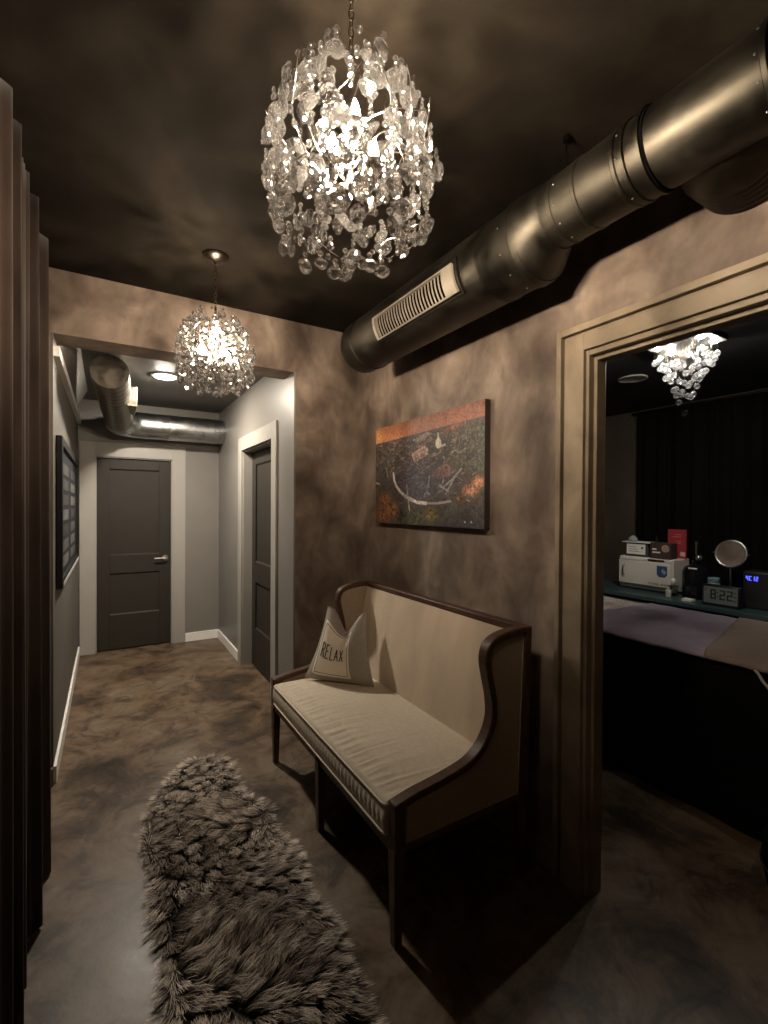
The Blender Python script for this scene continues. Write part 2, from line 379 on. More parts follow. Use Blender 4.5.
# hallway right door (recessed) + casing
b = MB()
for (y0, y1, z0, z1) in ((DY1, 4.590, 0, 2.182), (3.42, DY0, 0, 2.182), (DY0, DY1, DZ, 2.182)): b.box(R - 0.018, R, y0, y1, z0, z1)
b.box(R, R + 0.13, DY1 - 0.012, DY1, 0, DZ); b.box(R, R + 0.13, DY0, DY0 + 0.012, 0, DZ); b.box(R, R + 0.13, DY0, DY1, DZ - 0.012, DZ)
struct(b.build('trim_3', M['halltrim'], bevel=0.002), 'pale grey casing around the right-hand hallway door')
b = MB()
panel_door(b, (R + 0.085, DY0 + 0.013, 0.012), (0, 1, 0), DY1 - DY0 - 0.026, DZ - 0.028, 0.04, [(0, 0.36), (0.80, 0.99), (1.91, DZ - 0.028)], 0.115, (-1, 0, 0), 0.014)
d2 = struct(b.build('door_2', M['door'], bevel=0.0025), 'dark brown panelled door in the right hallway wall')

# light ledge and panel high on the left hallway wall
sbox('trim_4', [(L, L + 0.030, YF + 0.002, 5.50, 2.335, 2.390)], M['white'], 'narrow white trim strip high on the left hallway wall')
b = MB(); b.prism([(L, 2.440), (L + .012, 2.440), (L + .095, HC), (L, HC)], 'y', YF + 0.22, 5.15); struct(b.build('trim_5', M['hallwall']), 'grey sloped boxing under the hallway ceiling')

# ------------------------------------------------------------------ bench
def make_bench():
    t = thing('settee_bench', 'oatmeal linen bench with dark wood frame and curved wings against the brown wall', 'bench', (1.17, 2.0, 0))
    YN, YE = 1.306, 2.692
    prof = [(0.838, 0.503), (0.92, 0.520), (1.00, 0.530), (1.10, 0.545), (1.185, 0.568), (1.245, 0.615), (1.283, 0.690), (1.283, 0.770), (1.262, 0.860), (1.250, 0.930), (1.266, 0.985), (1.315, 1.018), (1.40, 1.032), (1.500, 1.036)]
    out = [(p.x, p.z) for p in spline([(a, 0, z) for a, z in prof], 5)]
    # inner outline, offset towards the panel
    inn = []
    for i, p in enumerate(out):
        a = Vector(out[max(i - 1, 0)]); c = Vector(out[min(i + 1, len(out) - 1)]); d = (c - a).normalized()
        inn.append((p[0] + d.y * 0.027, p[1] - d.x * 0.027))
    inn[0] = (0.838, 0.476)
    for y0, y1, sgn in ((YN, YN + 0.050, -1), (YE - 0.050, YE, 1)):
        b = MB(); b.strip(out, inn, 'y', y0, y1)
        o = b.build('arm_rail', M['wood'], t, bevel=0.006, segs=2); o['label'] = 'dark walnut rail following the curved wing'
        poly = [(0.886, 0.352)] + [q for q in inn if q[0] > 0.884] + [(1.468, 1.003), (1.440, 0.352)]
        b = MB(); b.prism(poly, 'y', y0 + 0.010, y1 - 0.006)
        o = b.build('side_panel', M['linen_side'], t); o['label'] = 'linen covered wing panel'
        # welt around the panel
        face = y0 + 0.010 if sgn < 0 else y1 - 0.006
        ring = [(p[0], face, p[1]) for p in poly]
        pp = MB(); cx = sum(p[0] for p in poly) / len(poly); cz = sum(p[1] for p in poly) / len(poly)
        ring2 = []
        for k_ in range(len(ring)):
            q = Vector(ring[k_]); d = Vector((cx - q.x, 0, cz - q.z)); ring2.append(q + d.normalized() * 0.008)
        pp.tube(ring2, 0.0035, 6, closed=True); pp.build('piping', M['linen_side'], o, smooth=True)
        b = MB(); b.box(0.839, 0.883, y0 + .001, y1 - .001, 0.342, 0.500); b.box(0.884, 1.45, y0 + 0.004, y1 - 0.004, 0.330, 0.356)
        b.build('post', M['wood'], t, bevel=0.005)
        b = MB(); b.strip([(1.505, 1.034), (1.482, 0.335)], [(1.468, 1.003), (1.440, 0.335)], 'y', y0, y1)
        b.build('rear_post', M['wood'], t, bevel=0.004)
    # legs
    def leg(x, y, rx):
        b = MB(); w0, w1 = 0.023, 0.015
        v = [(x - w1 + rx, y - w1, 0), (x + w1 + rx, y - w1, 0), (x + w1 + rx, y + w1, 0), (x - w1 + rx, y + w1, 0), (x - w0, y - w0, 0.34), (x + w0, y - w0, 0.34), (x + w0, y + w0, 0.34), (x - w0, y + w0, 0.34)]
        b.add(v, [(3, 2, 1, 0), (4, 5, 6, 7), (0, 1, 5, 4), (1, 2, 6, 5), (2, 3, 7, 6), (3, 0, 4, 7)])
        b.build('leg', M['wood'], t, bevel=0.003)
    for y in (YN + 0.027, 1.996, YE - 0.027): leg(0.861, y, 0.0); leg(1.455, y, 0.03)
    b = MB(); b.box(0.846, 0.872, YN + 0.05, YE - 0.05, 0.318, 0.366); b.build('front_rail', M['wood'], t, bevel=0.004)
    b = MB(); b.box(0.87, 1.44, YN + 0.05, YE - 0.05, 0.325, 0.360); b.build('seat_deck', M['blackcloth'], t)
    # back
    YA, YC = YN + 0.054, YE - 0.054
    def bf(u, v):
        y = lerp(YA, YC, u); z = lerp(0.36, 1.006, v); x = lerp(1.352, 1.458, v) - 0.012 * math.sin(PI * v) * min(1, 6 * u, 6 * (1 - u))
        return (x, y, z)
    b = MB(); b.grid(bf, 40, 20)
    n = len(b.v); rear = [(1.478 if z < .9 else 1.485, y, z) for (x, y, z) in b.v]
    m_ = 21
    idx = [i * m_ for i in range(41)] + [40 * m_ + j for j in range(1, 21)] + [i * m_ + 20 for i in range(39, -1, -1)] + [j for j in range(19, 0, -1)]
    base = len(b.v); b.v += [rear[i] for i in idx]; k = len(idx)
    for i in range(k): j = (i + 1) % k; b.f.append((idx[i], idx[j], base + j, base + i))
    b.f.append(tuple(base + i for i in range(k)))
    b.build('backrest', M['linen_back'], t, smooth=True, auto=0.8)
    b = MB(); b.box(1.456, 1.506, YN + 0.03, YE - 0.03, 1.004, 1.036); b.build('top_rail', M['wood'], t, bevel=0.006)
    # seat cushion: soft box with gathered wrinkles running front to back
    X0, X1, Y0, Y1, Z0, Z1 = 0.838, 1.375, YN + 0.062, YE - 0.062, 0.366, 0.484
    NU, NV = 220, 60
    def top(u, v):
        y = lerp(Y0, Y1, u); x = lerp(X0, X1, v)
        crown = 0.012 * min(1, 5 * v) * min(1, 7 * u, 7 * (1 - u))
        w = 0.0
        for (yc, amp, wid, xe, sl) in wr:
            yy = yc + sl * (v - 0.05)
            w += amp * math.exp(-((y - yy) / wid) ** 2) * math.exp(-(v / xe) ** 2) * min(1, v * 12)
        ed = min(v * (X1 - X0), u * (Y1 - Y0), (1 - u) * (Y1 - Y0)); rd = 0.012
        drop = (rd - math.sqrt(max(0, rd * rd - (rd - min(ed, rd)) ** 2))) if ed < rd else 0
        return (x, y, Z1 + crown + w - drop)
    rw = random.Random(3); wr = []
    for k_ in range(34):
        yc = lerp(Y0 + .04, Y1 - .03, (k_ + rw.random()) / 34)
        wr.append((yc, rw.choice((-1, 1, -1)) * rw.uniform(0.0022, 0.0058), rw.uniform(0.006, 0.012), rw.uniform(0.15, 0.55), rw.uniform(-0.10, 0.02)))
    b = MB(); b.grid(top, NU, NV)
    m_ = NV + 1
    rim = [i * m_ for i in range(NU + 1)] + [NU * m_ + j for j in range(1, NV + 1)] + [i * m_ + NV for i in range(NU - 1, -1, -1)] + [j for j in range(NV - 1, 0, -1)]
    prev = rim; k = len(rim)
    for s_ in range(1, 5):
        base = len(b.v)
        for i in rim:
            x, y, z = b.v[i]; q = s_ / 4; bul = 0.008 * math.sin(PI * q)
            if x <= X0 + 1e-6: x -= bul; 
            pu = 0.0016 * math.sin(y * 190) * math.sin(PI * q)
            b.v.append((x + pu, y, lerp(z, Z0, q)))
        cur = [base + i for i in range(k)]
        for i in range(k): j = (i + 1) % k; b.f.append((prev[i], prev[j], cur[j], cur[i]))
        prev = cur
    b.f.append(tuple(prev))
    cu = b.build('seat_cushion', M['linen'], t, smooth=True, auto=1.0)
    b = MB()
    for z in (Z1 - 0.010, Z0 + 0.006):
        b.tube([(X0 + 0.25, Y1 + 0.002, z), (X0 + 0.012, Y1 + 0.002, z), (X0 - 0.003, Y1 - 0.012, z)] + [(X0 - 0.004, lerp(Y1 - 0.03, Y0 + 0.03, i / 20), z) for i in range(21)] + [(X0 - 0.003, Y0 + 0.012, z), (X0 + 0.012, Y0 - 0.002, z), (X0 + 0.25, Y0 - 0.002, z)], 0.0042, 8)
    p = b.build('piping', M['piping'], cu, smooth=True); p['label'] = 'cream piped seam of the seat cushion'
    return t
make_bench()

# ------------------------------------------------------------------ pillow
def make_pillow():
    bl, br = Vector((1.015, 2.605, 0.497)), Vector((1.305, 2.262, 0.497))
    tl, tr = Vector((1.160, 2.590, 0.915)), Vector((1.352, 2.440, 0.895))
    ux = (br - bl).normalized(); nrm = Vector((-0.763, -0.646, 0.0)).normalized()
    t = thing('throw_pillow', 'grey woven pillow with cream patch reading RELAX on the bench seat', 'pillow', tuple((bl + br) / 2))
    def mid(u, v):
        # outline: pinched sides, chopped top
        p = (bl * (1 - u) + br * u) * (1 - v) + (tl * (1 - u) + tr * u) * v
        pin = 4 * v * (1 - v) * 0.020
        p = p + ux * (pin * (1 - 2 * u))
        chop = math.exp(-((u - 0.55) / 0.25) ** 2) - 0.02
        p = p + Vector((0, 0, -0.135)) * chop * (v ** 2.2)
        p = p + nrm * (0.05 * chop * v ** 3)
        sag = 0.012 * (1 - (2 * u - 1) ** 2) * (1 - v) ** 3
        return p - Vector((0, 0, sag)) * 0
    def puff(u, v):
        e = (1 - abs(2 * u - 1) ** 3.0) * (1 - abs(2 * v - 1) ** 3.0)
        return max(0, e) ** 0.75
    def surf(u, v, s, off=0.0):
        p = mid(u, v); d = 0.088 * puff(u, v)
        chop = math.exp(-((u - 0.55) / 0.16) ** 2) * math.exp(-((v - 0.80) / 0.13) ** 2) * 0.045
        if s > 0: d -= chop
        q = p + nrm * (s * (d + off))
        return q
    b = MB(); NU, NV = 40, 40
    b.grid(lambda u, v: surf(u, v, 1), NU, NV); b.grid(lambda u, v: surf(u, v, -0.7), NU, NV)
    body = b.build('cover', M['pillow'], t, smooth=True)
    m_ = body.modifiers.new('weld', 'WELD'); m_.merge_threshold = 0.0006
    # patch: u .17-.73, v .12-.8
    U0, U1, V0, V1 = 0.11, 0.73, 0.11, 0.85
    pu = lambda a: lerp(U0, U1, a); pv = lambda c: lerp(V0, V1, c)
    b = MB(); b.grid(lambda a, c: surf(pu(a), pv(c), 1, 0.004), 30, 30)
    pa = b.build('patch', M['patch'], t, smooth=True); pa['label'] = 'cream square patch sewn on the pillow front'
    so = pa.modifiers.new('solid', 'SOLIDIFY'); so.thickness = 0.0035; so.offset = -1
    b = MB(); e = 0.05
    loop = [(lerp(e, 1 - e, i / 24), e) for i in range(24)] + [(1 - e, lerp(e, 1 - e, i / 24)) for i in range(24)] + [(lerp(1 - e, e, i / 24), 1 - e) for i in range(24)] + [(e, lerp(1 - e, e, i / 24)) for i in range(24)]
    b.tube([surf(pu(a), pv(c), 1, 0.0045) for a, c in loop], 0.0016, 6, closed=True)
    b.build('stitching', M['stitch'], pa, smooth=True)
    # hand-lettered RELAX in thin strokes
    L_ = {'R': [[(0, 0), (0, 1)], [(0, 1), (.55, .92), (.62, .72), (.45, .56), (0, .5)], [(.2, .52), (.7, 0)]],
          'E': [[(0, 0), (0, 1)], [(0, 1), (.6, 1)], [(0, .52), (.5, .52)], [(0, 0), (.6, 0)]],
          'L': [[(0, 1), (0, 0)], [(0, 0), (.55, 0)]],
          'A': [[(0, 0), (.33, 1)], [(.33, 1), (.66, 0)], [(.12, .36), (.55, .36)]],
          'X': [[(0, 1), (.62, 0)], [(.62, 1), (0, 0)]]}
    b = MB(); x = 0.15; lw = 0.115; hh = (0.36, 0.63)
    for ch in 'RELAX':
        for st in L_[ch]:
            pts = []
            for i in range(len(st) - 1):
                for k in range(5): pts.append((lerp(st[i][0], st[i + 1][0], k / 5), lerp(st[i][1], st[i + 1][1], k / 5)))
            pts.append(st[-1])
            b.tube([surf(pu(x + a * lw * 1.35), pv(lerp(hh[0], hh[1], c)), 1, 0.0052) for a, c in pts], 0.0028, 6)
        x += 0.153 if ch != 'L' else 0.130
    o = b.build('lettering', M['ink'], pa, smooth=True); o['label'] = 'thin black letters RELAX'
make_pillow()

# ------------------------------------------------------------------ canvas print
def make_canvas():
    y0, y1, z0, z1, xf = 1.666, 2.722, 1.418, 2.052, W - 0.038
    t = thing('canvas_print', 'unframed canvas print of a town at sunset above the bench', 'picture', (W - 0.019, (y0 + y1) / 2, z0))
    NU, NV = 300, 180
    u, v = np.meshgrid((np.arange(NU) + .5) / NU, (np.arange(NV) + .5) / NV, indexing='ij')   # u: left to right as seen, v: top to bottom
    r = np.random.default_rng(5)
    def vnoise(su, sv, seed):
        q = np.random.default_rng(seed).random((int(su) + 3, int(sv) + 3))
        a, b_ = u * su, v * sv; i, j = a.astype(int), b_.astype(int); fa, fb = a - i, b_ - j
        fa = fa * fa * (3 - 2 * fa); fb = fb * fb * (3 - 2 * fb)
        return q[i, j] * (1 - fa) * (1 - fb) + q[i + 1, j] * fa * (1 - fb) + q[i, j + 1] * (1 - fa) * fb + q[i + 1, j + 1] * fa * fb
    n1, n2, n3 = vnoise(60, 36, 1), vnoise(24, 14, 2), vnoise(9, 6, 3); n4 = vnoise(130, 80, 4)
    img = np.zeros((NU, NV, 3))
    def mixin(col, a): 
        nonlocal img
        img = img * (1 - a[..., None]) + np.array(col) * a[..., None]
    # land
    t_ = 0.5 * n1 + 0.3 * n2 + 0.2 * n4
    img[:] = np.array((0.030, 0.026, 0.024)) + t_[..., None] * np.array((0.075, 0.060, 0.048))
    mixin((0.10, 0.11, 0.075), np.clip((n3 - .5) * 3, 0, 1) * .5 * (u > .6))
    mixin((0.17, 0.14, 0.12), np.clip((n4 - .72) * 6, 0, 1) * ((v > .17) & (v < .5)))
    hor = 0.165 - 0.03 * u
    # town blocks near the horizon
    for k in range(90):
        cu, cv = r.uniform(0.0, 1.0), r.uniform(.18, .38); du, dv = r.uniform(.008, .03), r.uniform(.004, .012)
        c = r.choice([(0.26, 0.20, 0.18), (0.20, 0.12, 0.09), (0.14, 0.13, 0.12), (0.10, 0.08, 0.07)])
        mixin(c, ((abs(u - cu) < du) & (abs(v - cv) < dv)).astype(float) * .7)
    def poly(pts, col, a=1.0):
        ins = np.zeros_like(u, bool); n = len(pts)
        for i in range(n):
            (x0, y0_), (x1, y1_) = pts[i], pts[(i + 1) % n]
            c = ((y0_ > v) != (y1_ > v)) & (u < (x1 - x0) * (v - y0_) / ((y1_ - y0_) + 1e-9) + x0); ins ^= c
        mixin(np.array(col)[None, None, :] * (0.55 + 0.9 * n4[..., None]), ins * a * np.clip(0.35 + 1.3 * n1, 0, 1))
    def line(pts, w, col, a=1.0):
        d = np.full_like(u, 9.0)
        for (x0, y0_), (x1, y1_) in zip(pts[:-1], pts[1:]):
            dx, dy = (x1 - x0) * 1.66, y1_ - y0_; px, py = (u - x0) * 1.66, v - y0_
            s_ = np.clip((px * dx + py * dy) / (dx * dx + dy * dy + 1e-9), 0, 1); d = np.minimum(d, np.hypot(px - s_ * dx, py - s_ * dy))
        mixin(col, np.clip((w - d) / (w * .5), 0, 1) * a)
    poly([(.41, .33), (.53, .27), (.57, .31), (.56, .36), (.43, .42)], (0.42, 0.27, 0.23)); line([(.43, .40), (.56, .33)], .006, (.15, .1, .09))
    poly([(.42, .20), (.56, .15), (.60, .18), (.45, .23)], (0.30, 0.22, 0.21), .8)
    mixin((0.62, 0.58, 0.48), np.clip((1 - np.hypot((u - .655) / .026, (v - .275) / .05)) * 6, 0, 1)); line([(.652, .19), (.655, .26)], .012, (0.62, 0.58, 0.48)); line([(.66, .305), (.71, .30)], .014, (0.5, 0.45, 0.38), .8)
    poly([(.70, .17), (.86, .12), (.88, .16), (.72, .22)], (0.22, 0.09, 0.06), .8)
    poly([(.86, .20), (1.0, .14), (1.0, .55), (.84, .50), (.80, .36)], (0.085, 0.092, 0.07), .5)
    poly([(.60, .55), (.66, .48), (.72, .46), (.78, .52), (.76, .57), (.66, .59)], (0.24, 0.11, 0.085), .75)
    # curved white track, pole, ride structures
    arc = [(.215, .50), (.225, .57), (.255, .635), (.30, .69), (.35, .73), (.41, .765), (.47, .79), (.55, .80), (.65, .80), (.76, .785)]
    line(arc[:8], .020, (0.80, 0.74, 0.68)); line(arc[7:], .013, (0.50, 0.42, 0.38), .8)
    line([(.36, .62), (.375, .75), (.395, .90)], .012, (0.46, 0.42, 0.35))
    line([(.13, .43), (.15, .53)], .007, (0.32, 0.31, 0.28)); line([(.0, .575), (.045, .59)], .010, (0.45, 0.42, 0.4))
    line([(.28, .60), (.45, .54), (.62, .44)], .007, (0.20, 0.16, 0.12), .8)
    for p_ in ([(.58, .56), (.565, .66), (.53, .74)], [(.545, .69), (.58, .72)], [(.84, .52), (.77, .60), (.69, .67)], [(.78, .60), (.72, .72)], [(.66, .64), (.74, .70)], [(.70, .60), (.68, .66)]):
        line(p_, .010, (0.40, 0.38, 0.38), .9)
    for k in range(170):      # roofs, paths and cars among the trees
        cu, cv = r.uniform(.25, .95), r.uniform(.36, .80); an = r.uniform(-.8, .8); l_ = r.uniform(.008, .03)
        line([(cu - l_ * math.cos(an), cv - l_ * math.sin(an)), (cu + l_ * math.cos(an), cv + l_ * math.sin(an))], r.uniform(.003, .008), [(0.30, 0.27, 0.25), (0.22, 0.11, 0.08), (0.02, 0.018, 0.02), (0.16, 0.15, 0.17)][int(r.integers(4))], .7)
    mixin((0.09, 0.09, 0.13), np.clip(1 - np.hypot((u - .47) * 2.5, (v - .62) * 4), 0, 1) * .6)
    # autumn trees in the foreground
    def tree(cu, cv, ru, rv, col, a=.9):
        d = np.hypot((u - cu) / ru, (v - cv) / rv) + (n1 - .5) * .8 + (n4 - .5) * .5
        mixin(np.array(col)[None, None, :] * (0.45 + 1.1 * n4[..., None] * n1[..., None] * 2), np.clip((1 - d) * 4, 0, 1) * a)
    for a_ in ((.12, .76, .09, .09, (.22, .10, .05)), (.10, .90, .12, .13, (.20, .085, .045)), (.20, .86, .09, .12, (.23, .11, .05)), (.59, .90, .075, .075, (.17, .125, .03)),
               (.45, .93, .10, .08, (.06, .065, .03)), (.32, .95, .09, .08, (.05, .055, .028)), (.90, .70, .075, .055, (.34, .17, .10)), (.96, .64, .05, .06, (.36, .18, .11)), (.83, .77, .05, .04, (.16, .09, .05))): tree(*a_)
    mixin((0.030, 0.030, 0.040), np.clip((v - .86) * 6, 0, 1) * np.clip((u - .62) * 5, 0, 1) * .7)
    # sky
    sky = np.array((0.50, 0.205, 0.095)) * (1 - u[..., None]) ** 1.5 + np.array((0.31, 0.135, 0.098)) * (1 - (1 - u[..., None]) ** 1.5)
    sky = sky * (0.72 + 0.5 * (v / .16)[..., None]) + 0.03 * (n2[..., None] - .5)
    glow = np.exp(-((u - .03) / .05) ** 2 - ((v - .10) / .07) ** 2)
    sky = sky + glow[..., None] * np.array((0.30, 0.20, 0.06))
    a = np.clip((hor - v) * 160, 0, 1); img = img * (1 - a[..., None]) + sky * a[..., None]
    img = img + (np.exp(-((v - hor - .012) / .012) ** 2) * .5)[..., None] * np.array((0.05, 0.04, 0.06))
    for su in (.868, .915): mixin((.6, .58, .55), (np.hypot((u - su) * 1.66, v - .955) < .008).astype(float) * .8)
    img = np.clip(img * (0.50 + 0.5 * n4 + 0.2 * n1)[..., None] * 1.15 * (1 - 0.05 * a[..., None]), 0, 1)
    # mesh: one quad per cell
    gy = np.linspace(y1, y0, NU + 1); gz = np.linspace(z1, z0, NV + 1)
    V_ = [(xf, gy[i], gz[j]) for i in range(NU + 1) for j in range(NV + 1)]
    F_ = [(i * (NV + 1) + j, i * (NV + 1) + j + 1, (i + 1) * (NV + 1) + j + 1, (i + 1) * (NV + 1) + j) for i in range(NU) for j in range(NV)]
    m, nt, bs = base_mat('canvas_ink'); at = nt.nodes.new('ShaderNodeAttribute'); at.attribute_name = 'print'
    nt.links.new(at.outputs['Color'], bs.inputs['Base Color']); bs.inputs['Roughness'].default_value = 0.55; bs.inputs['Specular IOR Level'].default_value = 0.3
    b = MB(); b.v = V_; b.f = F_; o = b.build('printed_face', m, t)
    ca = o.data.color_attributes.new('print', 'FLOAT_COLOR', 'POINT')
    full = np.ones((NU + 1, NV + 1, 4)); full[:NU, :NV, :3] = img; full[NU, :NV, :3] = img[-1]; full[:, NV, :3] = full[:, NV - 1, :3]
    ca.data.foreach_set('color', full.reshape(-1))
    o['label'] = 'printed aerial view under an orange sky'
    b = MB(); b.box(xf + 0.0006, W - 0.001, y0, y1, z0, z1)
    b.build('canvas_edge', plain('dark_canvas_edge', (0.030, 0.020, 0.018), 0.7), t)
make_canvas()

# ------------------------------------------------------------------ ducts
def ring_profile(r, y, w=0.010, e=0.004): return [(r, y - w), (r + e, y - w * .5), (r + e, y + w * .5), (r, y + w)]
def make_main_duct():
    xb, zb, rb = 1.355, 2.505, 0.152      # wide run
    xs, zs, rs = 1.337, 2.535, 0.110      # narrow run
    t = thing('air_duct', 'long round metal duct hanging below the ceiling beside the doorway', 'duct', (xb, 1.2, zb))
    # wide run with rounded closed end
    pr = [(0.0, 2.548), (0.118, 2.546), (0.142, 2.538), (rb, 2.515), (rb, 2.41)] + ring_profile(rb, 2.395, -0.008)[0:] + [(rb, 1.36)] + [(rb + .003, 1.35), (rb + .004, 1.33), (rb, 1.32), (rb, 1.20), (rb + .006, 1.195), (rb + .006, 1.175), (rb, 1.17), (rb, 1.15)]
    b = MB(); b.lathe(pr + [(0.0, 1.15)], (xb, 0, zb), 64, 'y'); b.build('wide_section', M['duct'], t, smooth=True, auto=0.6)
    # reducer
    b = MB(); n = 64; vv = []
    for (q, y) in ((0, 1.172), (0.10, 1.150), (0.5, 1.115), (0.9, 1.085), (1.0, 1.06)):
        c = Vector((lerp(xb, xs, q), y, lerp(zb, zs, q))); r_ = lerp(rb + 0.004, rs + 0.003, q)
        vv += [c + Vector((math.cos(2 * PI * k / n) * r_, 0, math.sin(2 * PI * k / n) * r_)) for k in range(n)]
    b.add(vv, [(i * n + k, i * n + (k + 1) % n, (i + 1) * n + (k + 1) % n, (i + 1) * n + k) for i in range(4) for k in range(n)])
    b.build('reducer', M['duct'], t, smooth=True, auto=0.7)
    # narrow run
    pr = [(0.0, 1.07), (rs, 1.07)]
    for y, e in ((1.02, .003), (0.93, .003), (0.80, .003), (0.772, .005), (0.725, .007), (0.445, .006), (0.40, .004), (0.0, .005), (-.6, .005)):
        pr += [(rs, y + .008), (rs + e, y + .005), (rs + e, y - .005), (rs, y - .008)]
    pr += [(rs, YK)]
    b = MB(); b.lathe(pr, (xs, 0, zs), 64, 'y'); b.build('narrow_section', M['duct'], t, smooth=True, auto=0.6)
    # dark gasket joints
    b = MB()
    for y in (0.714,):
        b.lathe([(rs + .0005, y - .004), (rs + .0035, y - .003), (rs + .0035, y + .003), (rs + .0005, y + .004)], (xs, 0, zs), 64, 'y')
    b.build('joint_gasket', M['dark'], t, smooth=True)
    # rivets on the joints
    rb_ = MB(); rb_.lathe([(.003, -.001), (.003, .0015), (.0015, .0028), (0, .003)], (0, 0, 0), 8); rv = rb_.build('rivet', M['nickel']); rme = rv.data; bpy.data.objects.remove(rv)
    for (xc, zc, r_, y) in ((xb, zb, rb, 1.34), (xb, zb, rb, 1.22), (xs, zs, rs, 1.00), (xs, zs, rs, 0.787), (xs, zs, rs, .46)):
        for a in (135, 170, 200, 235):
            a = math.radians(a + y * 30); c = Vector((math.cos(a), 0, math.sin(a)))
            o = bpy.data.objects.new('rivet', rme); COL.objects.link(o); o.parent = t; o.location = Vector((xc, y, zc)) + c * r_ - t.location
            o.rotation_euler = c.to_track_quat('Z', 'Y').to_euler()
    # branch into the wall
    b = MB(); cx_, cy_, cz_ = 0, 0.60, 2.545; rr = 0.145
    b.lathe([(rr * .75, xs + 0.03), (rr * .82, xs + .08), (rr, xs + .13)] + [(rr + (.004 if k % 2 else 0), xs + .14 + k * .012) for k in range(12)] + [(rr, W + 0.01)], (0, cy_, cz_), 48, 'x')
    b.build('branch', M['duct'], t, smooth=True, auto=0.6)
    # register grille curved on the duct
    y0, y1 = 1.492, 2.085; a0, a1 = math.radians(181), math.radians(216)
    def cp(a, y, r_): return Vector((xb + math.cos(a) * r_, y, zb + math.sin(a) * r_))
    b = MB(); ro, ri = rb + 0.016, rb + 0.002
    def curved(a_0, a_1, ya, yb, r0, r1, n=8):
        for i in range(n):
            p, q = lerp(a_0, a_1, i / n), lerp(a_0, a_1, (i + 1) / n)
            b.add([cp(p, ya, r0), cp(q, ya, r0), cp(q, yb, r0), cp(p, yb, r0), cp(p, ya, r1), cp(q, ya, r1), cp(q, yb, r1), cp(p, yb, r1)], [(0, 1, 2, 3), (7, 6, 5, 4), (0, 4, 5, 1), (2, 6, 7, 3)] + ([(0, 3, 7, 4)] if i == 0 else []) + ([(1, 5, 6, 2)] if i == n - 1 else []))
    da = math.radians(2.6)
    curved(a0 - da, a1 + da, y0 - 0.030, y0 + 0.035, ri, ro); curved(a0 - da, a1 + da, y1, y1 + 0.02, ri, ro)
    curved(a0 - da, a0, y0, y1, ri, ro, 2); curved(a1, a1 + da, y0, y1, ri, ro, 2)
    g = b.build('grille', M['grillwhite'], t, smooth=True, auto=0.6); g['label'] = 'pale register grille with vertical fins'
    b = MB(); curved(a0, a1, y0, y1, rb + .0005, rb + .0015); b.build('grille_backing', M['dark'], g)
    N = 24
    for k in range(N):
        yy = lerp(y0 + .035, y1, (k + .5) / N); b = MB(); curved(a0 - .002, a1 + .002, yy - 0.0026, yy + 0.0026, rb + 0.002, rb + 0.0065, 6)
        b.build('fin', M['grillwhite'], g)
    b = MB(); curved(a0 - math.radians(9), a1 + math.radians(9), y0 - 0.050, y0 - 0.034, rb, rb + .007, 10); curved(a0 - math.radians(9), a0 - math.radians(6), y0 - .05, y1 + .03, rb, rb + .007, 3); curved(a1 + math.radians(6), a1 + math.radians(9), y0 - .05, y1 + .03, rb, rb + .007, 3)
    b.build('grille_collar', M['duct'], g, smooth=True, auto=.6)
    # suspension cable
    hk = MB(); p = Vector((1.337, 1.03, zs + rs))
    hk.tube([(1.337 - .06, 1.03, 2.63), p + Vector((0, 0, .004)), (1.337 + .06, 1.03, 2.63)], 0.002, 6)
    hk.tube([p, (1.36, 1.05, H - 0.003)], 0.0025, 6); hk.tube([(1.30, 1.05, zs + rs - .003), (1.33, 1.16, H - .003)], 0.0015, 6)
    hk.tube([(1.36, 1.05, H - .02), (1.36, 1.05, H)], 0.012, 10)
    hk.build('suspension_cable', M['bronze'], t, smooth=True, auto=.6)
make_main_duct()

